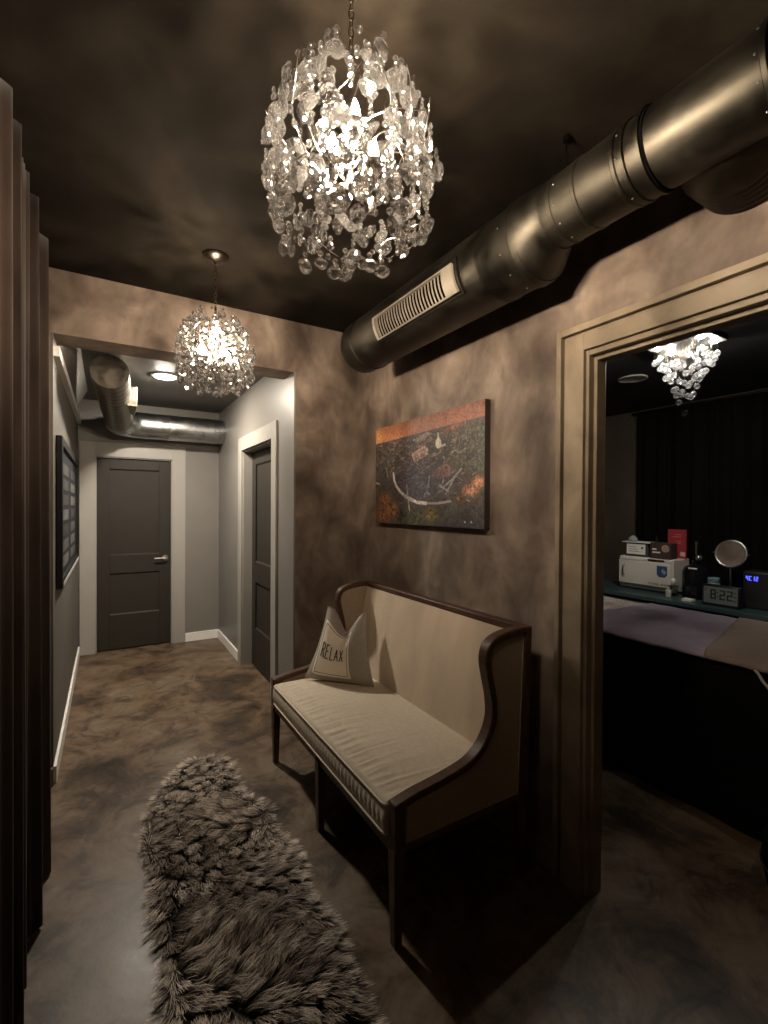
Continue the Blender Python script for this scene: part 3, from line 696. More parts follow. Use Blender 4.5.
def make_hall_duct():
    t = thing('air_duct', 'shiny metal duct bending across the hallway ceiling above the end door', 'duct', (0.02, 4.8, 2.42))
    xc, r1 = 0.05, 0.118
    yc, zc, rh = 5.37, 2.352, 0.132
    P0 = Vector((0.016, 3.80, 2.466)); P1 = Vector((0.100, 5.14, 2.352))
    def ringed(b, path, rad, n=40): b.tube(path, rad, n)
    b = MB(); N = 60; path = [P0.lerp(P1, i / N) for i in range(N + 1)]
    rad = [r1 + (0.005 if (i % 4) in (1, 2) else 0.0) for i in range(N + 1)]
    rad[0] = r1 + .004; b.tube(path, rad, 40); b.build('ribbed_section', M['flex'], t, smooth=True, auto=.7)
    d = (P0 - P1).normalized()
    b = MB(); b.tube([P0 + d * 0.001, P0 + d * 0.014, P0 + d * 0.018], [r1 + .005, r1 + .005, r1 + .001], 40)
    e = b.build('end_cap', M['flex'], t, smooth=True, auto=.5); e['label'] = 'round flat end cap'
    # elbow
    b = MB(); pts = []
    for i in range(1, 13):
        a = PI / 2 * i / 12; pts.append((P1.x + .22 * (1 - math.cos(a)), P1.y + .22 * math.sin(a), zc))
    b.tube([P1 - Vector((0, .06, 0)), P1] + pts + [(pts[-1][0] + .02, pts[-1][1], zc)], [r1 - .004, r1 + .006] + [rh + .001] * 13, 40); b.build('elbow', M['duct2'], t, smooth=True, auto=.7)
    x0 = P1.x + .235; b = MB(); path = []; rad = []
    for x, e_ in ((x0, .004), (x0 + .02, .004), (x0 + .022, 0), (0.55, 0), (.552, .004), (.565, .004), (.567, 0), (.80, 0), (.802, .003), (.812, .003), (.814, 0), (1.0, 0), (1.002, .004), (1.014, .004), (1.016, 0), (R - .002, 0)):
        path.append((x, pts[-1][1], zc)); rad.append(rh + e_)
    b.tube(path, rad, 48); b.build('straight_section', M['duct2'], t, smooth=True, auto=.6)
    b = MB(); b.box(xc + r1 - .03, xc + r1 + .045, 4.30, 4.72, 2.34, 2.50)
    d_ = b.build('damper_box', M['flex'], t, bevel=.004); d_['label'] = 'square metal damper box on the side'
make_hall_duct()

# ------------------------------------------------------------------ recessed hallway lamp
t = thing('recessed_light', 'bright round recessed light in the hallway ceiling', 'ceiling light', (0.412, 4.227, HC))
b = MB(); b.lathe([(0.105, 0), (0.105, -.006), (0.085, -.009), (0.078, -.004), (0.078, 0)], (0.412, 4.227, HC), 40); b.build('trim_ring', M['white'], t, smooth=True, auto=.6)
b = MB(); b.lathe([(0.0, -.022), (.03, -.0205), (.055, -.016), (0.078, -.006), (.078, -.003), (0, -.003)], (0.412, 4.227, HC), 40); b.build('lens', M['can'], t, smooth=True)

# ------------------------------------------------------------------ crystal chandeliers
def almond(seg=6):
    prof = [(0.0, 0.0), (0.26, -0.10), (0.46, -0.30), (0.50, -0.52), (0.40, -0.76), (0.20, -0.93), (0.0, -1.0)]
    b = MB(); b.lathe(prof, (0, 0, 0), seg); b.v = [(x, y * 0.5, z) for x, y, z in b.v]; return b
def bead(seg=6):
    prof = [(0.0, 0.5), (0.28, 0.42), (0.5, 0.12), (0.5, -0.12), (0.28, -0.42), (0.0, -0.5)]
    b = MB(); b.lathe(prof, (0, 0, 0), seg); b.v = [(x, y * 0.62, z) for x, y, z in b.v]; return b
ALM = almond().build('crystal', M['crystal']).data; BEA = bead().build('crystal', M['crystal']).data
for o in list(bpy.data.objects):
    if o.name.startswith('crystal') and o.data in (ALM, BEA): bpy.data.objects.remove(o)

def prof_r(z):   # body silhouette, z below the ceiling
    zz = [-0.30, -0.33, -0.37, -0.42, -0.48, -0.54, -0.60, -0.65, -0.69, -0.72, -0.745]
    rr = [0.080, 0.120, 0.154, 0.180, 0.194, 0.196, 0.188, 0.168, 0.138, 0.10, 0.06]
    return float(np.interp(-z, [-q for q in zz], rr))
def make_chandelier(x, y, label):
    t = thing('crystal_chandelier', label, 'chandelier', (x, y, H), 'crystal chandeliers of the sitting area')
    o3 = Vector((x, y, H)); rr = random.Random(21)
    b = MB(); b.lathe([(0.0, 0), (0.066, 0), (0.066, -.006), (0.058, -.016), (0.030, -.026), (0.012, -.032), (0.0, -.033)], o3, 40)
    cpy = b.build('canopy', M['bronze'], t, smooth=True, auto=.6)
    b = MB(); b.lathe([(0.0, -.026), (.018, -.0275), (.018, -.036), (.010, -.046), (0, -.048)], o3, 20); b.build('canopy_nut', M['chrome'], cpy, smooth=True, auto=.6)
    # chain
    b = MB(); z = -0.046; k = 0
    while z > -0.262:
        c = []
        for i in range(14):
            a = 2 * PI * i / 14; p, q = 0.0065 * math.cos(a), 0.0125 * math.sin(a)
            c.append(o3 + (Vector((p, 0, z - .0125 + q)) if k % 2 else Vector((0, p, z - .0125 + q))))
        b.tube(c, 0.0016, 6, closed=True); z -= 0.0205; k += 1
    b.build('chain', M['bronze'], t, smooth=True)
    # stem, hoops, twigs
    b = MB(); b.tube([o3 + Vector((0, 0, -.262)), o3 + Vector((0, 0, -.61))], 0.006, 12)
    b.lathe([(0, -.40), (.018, -.405), (.022, -.42), (.016, -.44), (0, -.445)], o3, 20); b.lathe([(0, -.56), (.03, -.565), (.034, -.58), (.02, -.60), (0, -.61)], o3, 20)
    b.build('stem', M['chrome'], t, smooth=True, auto=.7)
    b = MB()
    for k in range(16):
        a = 2 * PI * k / 16 + rr.uniform(-.1, .1); z1 = rr.choice((-.305, -.32, -.345, -.38, -.43)); r1 = prof_r(z1) + rr.uniform(.0, .012)
        zc = rr.uniform(-.50, -.58); ar = lambda q, r_, z_: o3 + Vector((r_ * math.cos(a + q), r_ * math.sin(a + q), z_))
        b.tube(spline([ar(0, .010, zc), ar(.25, .09, zc + .035), ar(.45, .15, lerp(zc, z1, .45)), ar(.25, r1 * .95, lerp(zc, z1, .8)), ar(.1, r1 + .006, z1 + .012)], 6), [lerp(.0022, .0010, i / 24) for i in range(25)], 6)
        if k % 2: b.tube(spline([ar(.45, .15, lerp(zc, z1, .45)), ar(.7, .17, lerp(zc, z1, .5)), ar(.85, .19, lerp(zc, z1, .62))], 5), 0.0011, 6)
        if k % 3 == 0:   # curls in the lower half
            b.tube([ar(.3 * math.sin(w * .6) + .1 * w, .165 + .018 * math.cos(w), -.615 + .022 * math.sin(w)) for w in [i * .45 for i in range(14)]], 0.0012, 6)
    b.build('twig_arms', M['chrome'], t, smooth=True)
    # bulbs
    spots = [(0.070 * math.cos(a), 0.070 * math.sin(a), -0.520) for a in (math.radians(-150), math.radians(-70), math.radians(15), math.radians(105))] + [(0.0, -0.02, -0.41)]
    for q in spots:
        p = o3 + Vector(q)
        b = MB(); b.lathe([(0.0, -.062), (.006, -.06), (.0095, -.05), (.0095, -.014), (.007, -.012), (0, -.012)], p, 14)
        s_ = b.build('candle_socket', M['chrome'], t, smooth=True, auto=.7)
        b = MB(); b.lathe([(0.0, -.012), (.006, -.011), (.010, -.002), (.0118, .008), (.0105, .020), (.006, .033), (.0015, .043), (0, .044)], p, 16)
        bl = b.build('bulb', M['bulb'], s_, smooth=True); bl['label'] = 'glowing candle bulb'
        b = MB(); b.lathe([(0.0, -.020), (.016, -.019), (.022, -.013), (.024, -.010), (.0235, -.015), (.016, -.024), (0, -.026)], p, 20); b.build('downlight_baffle', M['chrome'], s_, smooth=True, auto=.8)  # pan added below each bulb to block its downward light
        bb = MB(); bb.tube([o3 + Vector((0, 0, q[2] - .055)), o3 + Vector((q[0] * .5, q[1] * .5, q[2] - .075)), p + Vector((0, 0, -.06))], .003, 8)
        bb.build('bulb_arm', M['chrome'], t, smooth=True)
    # crystals
    items = []
    def put(kind, p, size, ang):
        items.append((kind, Vector(p), size, ang))
    rows = [(-.258, 8, 2), (-.280, 12, 2), (-.315, 16, 3), (-.36, 19, 3), (-.41, 21, 3), (-.465, 21, 3), (-.52, 21, 3), (-.57, 20, 3), (-.615, 18, 3), (-.65, 14, 2), (-.675, 10, 2), (-.695, 6, 2)]
    for ri, (z0, n, kmax) in enumerate(rows):
        n = int(n * 1.3)
        z0 = -.312 + (z0 + .258) * .775
        for k in range(n):
            if rr.random() < 0.06: continue
            a = 2 * PI * (k + 0.5 * (ri % 2) + rr.uniform(-.3, .3)) / n; r_ = prof_r(z0 - .015) * (1 + rr.uniform(-.13, .03)); z = z0 + rr.uniform(-.014, .014)
            nb = rr.choice((1, 1, 2)) if kmax < 3 else rr.choice((1, 2, 2, 3))
            for _ in range(nb):
                s_ = rr.uniform(.0105, .0165); put('b', (r_ * math.cos(a), r_ * math.sin(a), z), s_, a + PI / 2 + rr.uniform(-.8, .8)); z -= s_ * 1.0
            if rr.random() < .55:
                s_ = rr.uniform(.030, .046); put('a', (r_ * math.cos(a), r_ * math.sin(a), z + .006), s_, a + PI / 2 + rr.uniform(-.7, .7))
    for k in range(150):   # inner strands
        a = rr.uniform(0, 2 * PI); z = rr.uniform(-.69, -.34); r_ = prof_r(z) * rr.uniform(.35, .85)
        if any((Vector((r_ * math.cos(a), r_ * math.sin(a), z)) - Vector(q)).length < .05 for q in spots): continue
        kd = rr.choice('abb'); put(kd, (r_ * math.cos(a), r_ * math.sin(a), z), rr.uniform(.030, .046) if kd == 'a' else rr.uniform(.014, .021), rr.uniform(0, 6))
    toc = (Vector((0, 0, CAM_H)) - o3).normalized()
    items.sort(key=lambda it: -(it[1].dot(toc) + it[2] * 2.0))
    rest = MB()
    for i, (kind, p, s_, a) in enumerate(items):
        me = ALM if kind == 'a' else BEA
        tilt = rr.uniform(-.25, .25)
        if i < 100:
            o = bpy.data.objects.new('crystal', me); COL.objects.link(o); o.parent = t; o.location = p; o.scale = (s_ * (1.1 if kind == 'a' else 1), ) * 2 + (s_,); o.rotation_euler = (tilt, tilt * .5, a)
        else:
            R3 = Euler((tilt, tilt * .5, a)).to_matrix(); base = len(rest.v); sx = s_ * (1.1 if kind == 'a' else 1)
            rest.v += [tuple(o3 + p + R3 @ Vector((v.co.x * sx, v.co.y * sx, v.co.z * s_))) for v in me.vertices]
            rest.f += [tuple(j + base for j in q.vertices) for q in me.polygons]
    o = rest.build('crystal_strands', M['crystal'], t); o['kind'] = 'stuff'
    return t
c1 = make_chandelier(0.478, 0.952, 'egg-shaped crystal chandelier hanging nearest the camera, left of the metal duct grille')
M['bulb_dim'] = emit('warm_bulb_soft', (1.0, 0.80, 0.585), BULB_W * 0.42)
c2 = copy_tree(c1)
for s_ in c2.children:
    for q in s_.children:
        if q.name.startswith('bulb'):       # the lamps of the far fixture burn lower
            q.data = q.data.copy(); q.data.materials[0] = M['bulb_dim']
c2.location = (0.477, 2.482, H)
c2['label'] = 'crystal chandelier in front of the hallway soffit, hanging from a visible round canopy'

# ------------------------------------------------------------------ curtains
def make_curtain():
    ya, yb = -0.6, 2.80; pitch = 0.372
    def f(u, v):
        y = lerp(ya, yb, u); z = lerp(0.012, H - 0.012, v)
        ph = 2 * PI * float(np.interp(y, [-0.7, 1.0, 1.20, 1.39, 1.58, 1.78, 1.98, 2.17, 2.40, 2.74, 3.0], [-17, -8, -7, -6, -5, -4, -3, -2, -1, 0, 0.75]))
        c = math.cos(ph); c = math.copysign(abs(c) ** 0.75, c)
        amp = lerp(0.050, 0.042, v) * (1 if y > 2.2 else .85)
        base = lerp(-0.258, -0.292, v)
        sec = 0.010 * math.cos(ph * 2.37 + 1.0 + .6 * v) + 0.004 * math.cos(ph * 5.1 + 2 * v)
        yy = y - 0.16 * (1 - v) * (0.25 + 0.75 * u) * 0 + 0.02 * math.sin(ph * .5 + v)
        return (base + amp * c + sec, yy - 0.42 * (1 - v) * u * 1.0, z)
    b = MB(); b.grid(f, 700, 24)
    o = b.build('curtain', M['velvet'], smooth=True)
    so = o.modifiers.new('solid', 'SOLIDIFY'); so.thickness = 0.004
    tag(o, 'floor-length brown velvet curtain hanging in deep folds on the left', 'curtain')
make_curtain()
def make_room_curtain():
    ya, yb, xb = -1.0, 2.47, RX1 - 0.075
    rr = random.Random(4)
    def f(u, v):
        y = lerp(ya, yb, u); ph = y / 0.135 * 2 * PI
        return (xb + lerp(0.034, .022, v) * math.cos(ph + .8 * math.sin(y * 5)) + .008 * math.sin(ph * 2.3), y, lerp(0.02, RH - 0.05, v))
    b = MB(); b.grid(f, 480, 6); o = b.build('curtain', M['blackcurtain'], smooth=True)
    so = o.modifiers.new('solid', 'SOLIDIFY'); so.thickness = 0.003
    tag(o, 'black curtain along the far wall of the dark treatment room', 'curtain')
    b = MB(); b.tube([(xb, ya - .05, RH - .035), (xb, yb + .05, RH - .035)], 0.012, 12)
    tag(b.build('curtain_rod', M['bronze'], smooth=True, auto=.6), 'dark rod holding the black curtain', 'curtain rod')
make_room_curtain()

# ------------------------------------------------------------------ fur rug
def make_rug():
    outl = [(0.455, 2.900), (0.560, 2.860), (0.622, 2.760), (0.604, 2.600), (0.612, 2.440), (0.676, 2.300), (0.682, 2.160), (0.668, 2.060), (0.700, 1.960), (0.708, 1.850), (0.680, 1.720), (0.690, 1.600), (0.705, 1.480), (0.680, 1.340), (0.668, 1.150), (0.655, 0.98), (0.60, 0.86), (0.50, 0.80), (0.36, 0.80), (0.24, 0.86), (0.165, 0.97),
            (0.150, 1.20), (0.140, 1.45), (0.138, 1.54), (0.160, 1.66), (0.148, 1.79), (0.136, 1.93), (0.156, 2.04), (0.145, 2.16), (0.128, 2.27), (0.160, 2.42), (0.190, 2.55), (0.235, 2.66), (0.290, 2.76), (0.370, 2.87)]
    pts = [Vector((x, y, 0)) for x, y in outl]; cl = spline([pts[-1]] + pts + [pts[0], pts[1]], 4)[4:-4]
    poly = np.array([(p.x, p.y) for p in cl])
    t = thing('fur_rug', 'long shaggy grey-brown fur rug lying on the concrete floor', 'rug', (0.41, 1.85, 0))
    # backing
    c = poly.mean(0)
    sm = c + (poly - c) * np.array([0.93, 0.985])
    b = MB(); b.prism([tuple(p) for p in sm], 'z', 0.001, 0.012); b.build('hide_backing', plain('hide', (0.05, 0.042, 0.035), 0.9), t)
    def inside(x, y):
        r_ = np.zeros(len(x), bool); n = len(poly)
        for i in range(n):
            x0, y0 = poly[i]; x1, y1 = poly[(i + 1) % n]
            r_ ^= ((y0 > y) != (y1 > y)) & (x < (x1 - x0) * (y - y0) / (y1 - y0 + 1e-12) + x0)
        return r_
    N0 = 105000
    X = rng.uniform(0.11, 0.72, N0); Y = rng.uniform(0.78, 2.92, N0); k = inside(X, Y)
    # denser where it shows
    keep = rng.random(N0) < np.clip(0.55 + 0.0 * Y, 0, 1) * 1.0
    k &= keep; X, Y = X[k], Y[k]; N = len(X)
    # distance from the outline
    D = np.full(N, 9.0)
    nx = np.zeros(N); ny = np.zeros(N)
    for i in range(len(poly)):
        a = poly[i]; d = poly[(i + 1) % len(poly)] - a; s_ = np.clip(((X - a[0]) * d[0] + (Y - a[1]) * d[1]) / (d @ d + 1e-12), 0, 1)
        px, py = X - a[0] - s_ * d[0], Y - a[1] - s_ * d[1]; dd = np.hypot(px, py); m_ = dd < D; D[m_] = dd[m_]; nx[m_] = -px[m_] / (dd[m_] + 1e-9); ny[m_] = -py[m_] / (dd[m_] + 1e-9)
    # clumps: locks share a direction and tone
    NC = 750; CX, CY = rng.uniform(.1, .73, NC), rng.uniform(.76, 2.94, NC)
    near = np.empty(N, int)
    for s0 in range(0, N, 4000):
        s1 = min(N, s0 + 4000); near[s0:s1] = ((X[s0:s1, None] - CX) ** 2 + (Y[s0:s1, None] - CY) ** 2).argmin(1)
    flow = lambda x, y: 0.9 * np.sin(7 * x + 3.1 * y) + 0.8 * np.sin(5.2 * y - 4 * x + 1) + .5 * np.sin(11 * y + 9 * x)
    ca = flow(CX, CY) + rng.uniform(-.55, .55, NC) - PI / 2 * 0.9
    ctone = np.clip(0.36 + 0.24 * np.sin(9 * CX + 4 * CY) + rng.normal(0, .26, NC) + .25 * np.clip((CY - 2.35) * 1.6, 0, 1), 0, 1)
    ang = ca[near] + rng.normal(0, .22, N)
    e = np.clip(1 - D / 0.07, 0, 1)
    dx, dy = np.cos(ang), np.sin(ang); dx = dx * (1 - e * .75) + nx * e * .75; dy = dy * (1 - e * .75) + ny * e * .75
    q = np.hypot(dx, dy) + 1e-6; dx, dy = dx / q, dy / q
    pull = 0.45
    tx, ty = (CX[near] - X) * pull, (CY[near] - Y) * pull
    ln = rng.uniform(.044, .074, N) * (1 - .25 * e); up = rng.uniform(.55, 1.0, N) * (1 - .45 * e)
    wdt = rng.uniform(.0011, .0021, N)
    K = 4
    P = np.zeros((N, K + 1, 3))
    for i in range(K + 1):
        s_ = i / K; hz = ln * up * (s_ - .38 * s_ * s_) ; ho = ln * (0.25 * s_ + .75 * s_ * s_) * 0.85
        P[:, i, 0] = X + dx * ho + tx * s_; P[:, i, 1] = Y + dy * ho + ty * s_; P[:, i, 2] = .010 + hz
    # keep above the floor
    P[:, :, 2] = np.maximum(P[:, :, 2], .003)
    sd = rng.uniform(0, PI, N); side = np.stack([np.cos(sd), np.sin(sd), np.zeros(N)], 1)
    V_ = np.zeros((N, K * 2 + 1, 3)); T = np.zeros((N, K * 2 + 1, 2))
    for i in range(K):
        w_ = wdt * (1 - .55 * i / K)
        V_[:, 2 * i] = P[:, i] - side * w_[:, None]; V_[:, 2 * i + 1] = P[:, i] + side * w_[:, None]; T[:, 2 * i:2 * i + 2, 0] = i / K
    V_[:, 2 * K] = P[:, K]; T[:, 2 * K, 0] = 1.0; tn = np.clip(ctone[near] + rng.normal(0, .10, N) + .22 * e, 0, 1); T[:, :, 1] = tn[:, None]
    nv = K * 2 + 1; base = (np.arange(N) * nv)[:, None]
    quads = np.concatenate([base + np.array([2 * i, 2 * i + 1, 2 * i + 3, 2 * i + 2]) for i in range(K - 1)], 1).reshape(-1, 4)
    tris = base + np.array([2 * K - 2, 2 * K - 1, 2 * K])
    me = bpy.data.meshes.new('fur_pile'); nq, nt_ = len(quads), len(tris)
    me.vertices.add(N * nv); me.vertices.foreach_set('co', (V_ - np.array([0.41, 1.85, 0])).reshape(-1).astype(np.float32))
    me.loops.add(nq * 4 + nt_ * 3); me.loops.foreach_set('vertex_index', np.concatenate([quads.reshape(-1), tris.reshape(-1)]).astype(np.int32))
    me.polygons.add(nq + nt_); me.polygons.foreach_set('loop_start', np.concatenate([np.arange(nq) * 4, nq * 4 + np.arange(nt_) * 3]).astype(np.int32))
    me.update(calc_edges=True)
    at = me.attributes.new('strand', 'FLOAT2', 'POINT'); at.data.foreach_set('vector', T.reshape(-1).astype(np.float32))
    m, nt, bs = base_mat('fur'); a = nt.nodes.new('ShaderNodeAttribute'); a.attribute_name = 'strand'
    sp = nt.nodes.new('ShaderNodeSeparateXYZ'); nt.links.new(a.outputs['Vector'], sp.inputs[0])
    r1 = nt.nodes.new('ShaderNodeValToRGB'); r1.color_ramp.elements[0].color = (0.045, 0.034, 0.026, 1); r1.color_ramp.elements[1].color = (0.90, 0.79, 0.67, 1); r1.color_ramp.elements[0].position = .12; r1.color_ramp.elements[1].position = .85
    r2 = nt.nodes.new('ShaderNodeValToRGB'); r2.color_ramp.elements[0].color = (0.24, 0.205, 0.175, 1); r2.color_ramp.elements[1].color = (1, 1, 1, 1)
    nt.links.new(sp.outputs[0], r1.inputs[0]); nt.links.new(sp.outputs[1], r2.inputs[0])
    mx = nt.nodes.new('ShaderNodeMix'); mx.data_type = 'RGBA'; mx.blend_type = 'MULTIPLY'; mx.inputs[0].default_value = 1
    nt.links.new(r1.outputs[0], mx.inputs[6]); nt.links.new(r2.outputs[0], mx.inputs[7]); nt.links.new(mx.outputs[2], bs.inputs['Base Color'])
    bs.inputs['Roughness'].default_value = .55; bs.inputs['Specular IOR Level'].default_value = .35
    me.materials.append(m); o = bpy.data.objects.new('fur_pile', me); COL.objects.link(o); o.parent = t; o['kind'] = 'stuff'
    o['label'] = 'shaggy dark-rooted fur with pale tips'
make_rug()

# ------------------------------------------------------------------ framed board in the hallway
def make_board():
    y0, y1, z0, z1 = 3.22, 4.98, 1.04, 1.925; x0, x1 = L, L + 0.032
    t = thing('framed_board', 'black framed board of small grey pictures on the left hallway wall', 'picture frame', (L + .016, (y0 + y1) / 2, z0))
    b = MB(); w = .055
    b.box(x0 + .001, x1, y0, y0 + w, z0, z1); b.box(x0 + .001, x1, y1 - w, y1, z0, z1); b.box(x0 + .001, x1, y0 + w, y1 - w, z1 - w, z1); b.box(x0 + .001, x1, y0 + w, y1 - w, z0, z0 + w)
    b.build('frame', plain('matt_black_frame', (.009, .009, .010), .6, spec=.2), t, bevel=.004)
    b = MB(); b.box(x0 + .001, x0 + .016, y0 + w, y1 - w, z0 + w, z1 - w); bd = b.build('backing', plain('charcoal_mat', (0.016, 0.018, 0.021), .7, spec=.15), t)
    rr = random.Random(9)
    for c in range(2):
        for r_ in range(7):
            g = rr.uniform(.04, .13); ya = lerp(y0 + w + .10, y1 - w - .10, c / 2) + .05; yb = ya + .52; za = z1 - w - .05 - (r_ + 1) * .098; zb = za + .068
            b = MB(); b.box(x0 + .016, x0 + .0175, ya, yb, za, zb)
            p = b.build('print', plain('grey_print_%d%d' % (c, r_), (g, g * .98, g * .95), .7, spec=.15, noise=.3, nscale=40), t)
    b = MB(); b.box(x1, x1 + .004, y0 + .06, y1 - .03, z0 + .008, z0 + .03)
    o = b.build('bottom_strip', plain('pale_metal_strip', (.42, .43, .42), .35), t); o['label'] = 'pale strip along the bottom edge'
make_board()

# ------------------------------------------------------------------ treatment room
def make_room_light():
    x, y = 2.72, 1.32
    t = thing('crystal_ceiling_light', 'flush ceiling light with glass balls dripping to a point in the treatment room', 'ceiling light', (x, y, RH))
    b = MB(); b.box(x - .105, x + .105, y - .160, y + .160, RH - .028, RH); b.build('ceiling_plate', plain('polished_plate', (.06, .058, .055), .35), t, bevel=.003)
    for px, py in ((-.07, -.11), (-.07, .11), (.07, -.11), (.07, .11)):
        b = MB(); b.lathe([(0, -.036), (.010, -.0355), (.014, -.032), (.014, -.0285), (0, -.0285)], (x + px, y + py, RH), 20); o = b.build('spot_lamp', M['puck'], t); o['label'] = 'small bright lamp in the plate'
    rr = random.Random(8); wires = MB(); n = 0
    bm_ = MB(); bm_.lathe([(0, .5)] + [(.5 * math.sin(a), .5 * math.cos(a)) for a in [PI * i / 8 for i in range(1, 8)]] + [(0, -.5)], (0, 0, 0), 12)
    proto = bm_.build('glass_ball', M['ball'], None, smooth=True); me = proto.data; bpy.data.objects.remove(proto)
    NX, NY = 7, 9
    for i in range(NX):
        for j in range(NY):
            u, v = (i / (NX - 1) - .5) * 2, (j / (NY - 1) - .5) * 2
            d = min(1, math.hypot(u, v) * .82); ln = lerp(.395, .105, d ** .85) + rr.uniform(-.022, .022)
            px, py = u * .082, v * .120
            wires.tube([(x + px, y + py, RH - .028), (x + px, y + py, RH - ln + .012)], .0003, 4)
            o = bpy.data.objects.new('glass_ball', me); COL.objects.link(o); o.parent = t; o.location = (px, py, -ln); o.scale = (.030, .030, .033)
            if (i + j) % 2 == 0 and n < 34 and ln > .13:
                n += 1; o = bpy.data.objects.new('glass_bead', BEA); COL.objects.link(o); o.parent = t; o.location = (px, py, -ln * .6); o.scale = (.016,) * 3
    wires.build('wires', M['bronze'], t)
make_room_light()

b = MB(); b.lathe([(0, 0), (.095, 0), (.095, -.006), (.088, -.010), (.08, -.007), (0, -.007)], (3.20, 1.90, RH), 36)
tag(b.build('ceiling_speaker', plain('speaker_grille', (.32, .30, .27), .6), smooth=True, auto=.5), 'round grey speaker grille in the treatment room ceiling', 'speaker')

def make_table():
    x0, x1, y0, y1 = 2.56, 3.525, -0.35, 2.62
    t = thing('massage_table', 'massage table draped in black to the floor in the treatment room', 'massage table', ((x0 + x1) / 2, (y0 + y1) / 2, 0))
    b = MB(); b.box(x0 + .012, x1 - .012, y0 + .012, y1 - .012, .60, .785); b.build('mattress', M['blackcloth'], t, bevel=.05, segs=4)
    def sk(u, v):
        per = [(x0, y0), (x1, y0), (x1, y1), (x0, y1)]; s_ = u * 4; i = int(s_) % 4; f_ = s_ - int(s_); a, c = Vector(per[i]), Vector(per[(i + 1) % 4]); p = a.lerp(c, f_)
        nrm = Vector((c - a)).normalized(); nrm = Vector((nrm.y, -nrm.x)); w_ = .006 * math.sin(f_ * 60) * (1 - v)
        p = p + nrm * w_; return (p.x, p.y, lerp(.004, .70, v))
    b = MB(); b.grid(sk, 400, 4, True); b.build('skirt', M['blackcloth'], t, smooth=True)
    # blankets
    def blanket(name, label, xa, ya0, ya1, skew0, skew1, zt, mat, hang, noise_s, cat='blanket', group=None):
        L1 = x1 - .01; lay = .012 * noise_s; rad = .055 + lay; zt = .780 + lay
        def f(u, v):
            s_ = v * (L1 - x0 + hang)          # from the far edge towards the near edge, then down
            if s_ < L1 - x0 - rad + .008 + lay: x, z = L1 - s_, zt
            else:
                q = s_ - (L1 - x0 - rad + .008 + lay); arc = rad * PI / 2
                if q < arc: a = q / rad; x, z = x0 + rad - rad * math.sin(a) - .008 - lay, zt - rad + rad * math.cos(a)
                else: x, z = x0 - .008 - lay, zt - rad - (q - arc)
            y = lerp(ya0 + skew0 * v, ya1 + skew1 * v, u)
            z += .0025 * math.sin(y * 14) * math.sin(x * 9) + .0015 * math.sin(y * 37 + x * 21)
            return (x, y, z)
        b = MB(); b.grid(f, 50, 50); o = b.build(name, mat, smooth=True); so = o.modifiers.new('solid', 'SOLIDIFY'); so.thickness = .008; so.offset = 1
        return tag(o, label, cat, group)
    pat = mottled('patterned_cotton', [(.38, (.20, .15, .13)), (.48, (.62, .54, .50)), (.60, (.30, .23, .20)), (.66, (.75, .68, .62))], scale=22, rough=.9, dist=2.5, bump=.1)
    blanket('blanket', 'patterned pale coverlet showing at the left end of the massage table', 0, 1.95, 2.60, .02, .0, .792, pat, .02, 1)
    blanket('blanket', 'purple-grey blanket across the middle of the massage table', 0, 1.34, 1.93, -.25, .03, .802, plain('mauve_fleece', (.30, .24, .30), .95, noise=.08, nscale=30, bump=.2, bscale=250, sheen=.2), .02, 2)
    blanket('blanket', 'brown blanket over the right end of the massage table', 0, .10, 1.36, .0, -.23, .796, plain('brown_fleece', (.20, .15, .125), .95, noise=.08, nscale=30, bump=.2, bscale=250, sheen=.2), .03, 3)
make_table()

TX0, TX1, TZ = 3.56, 4.16, 0.845     # counter
def make_counter():
    y0, y1 = 0.2, 2.72
    t = thing('sideboard', 'long dark teal counter beneath the black curtain, carrying the towel cabinet', 'counter', ((TX0 + TX1) / 2, (y0 + y1) / 2, 0))
    teal = plain('dark_teal_lacquer', (.040, .075, .078), .3, noise=.1, nscale=9)
    b = MB(); b.box(TX0, TX1, y0, y1, TZ - .03, TZ); b.build('counter_top', teal, t, bevel=.003)
    b = MB(); b.box(TX0 + .03, TX1 - .01, y0 + .02, y1 - .02, 0.0, TZ - .031); b.build('body', plain('black_lacquer', (.012, .014, .015), .4), t, bevel=.003)
    n = 5
    for k in range(n):
        ya = lerp(y0 + .03, y1 - .03, k / n) + .008; yb = lerp(y0 + .03, y1 - .03, (k + 1) / n) - .008
        b = MB(); b.box(TX0 + .008, TX0 + .029, ya, yb, TZ - .24, TZ - .052); d = b.build('drawer', teal, t, bevel=.003)
        b = MB(); b.box(TX0 - .012, TX0 + .008, ya + .02, yb - .02, TZ - .075, TZ - .060); b.build('drawer_pull', teal, d, bevel=.002)
make_counter()

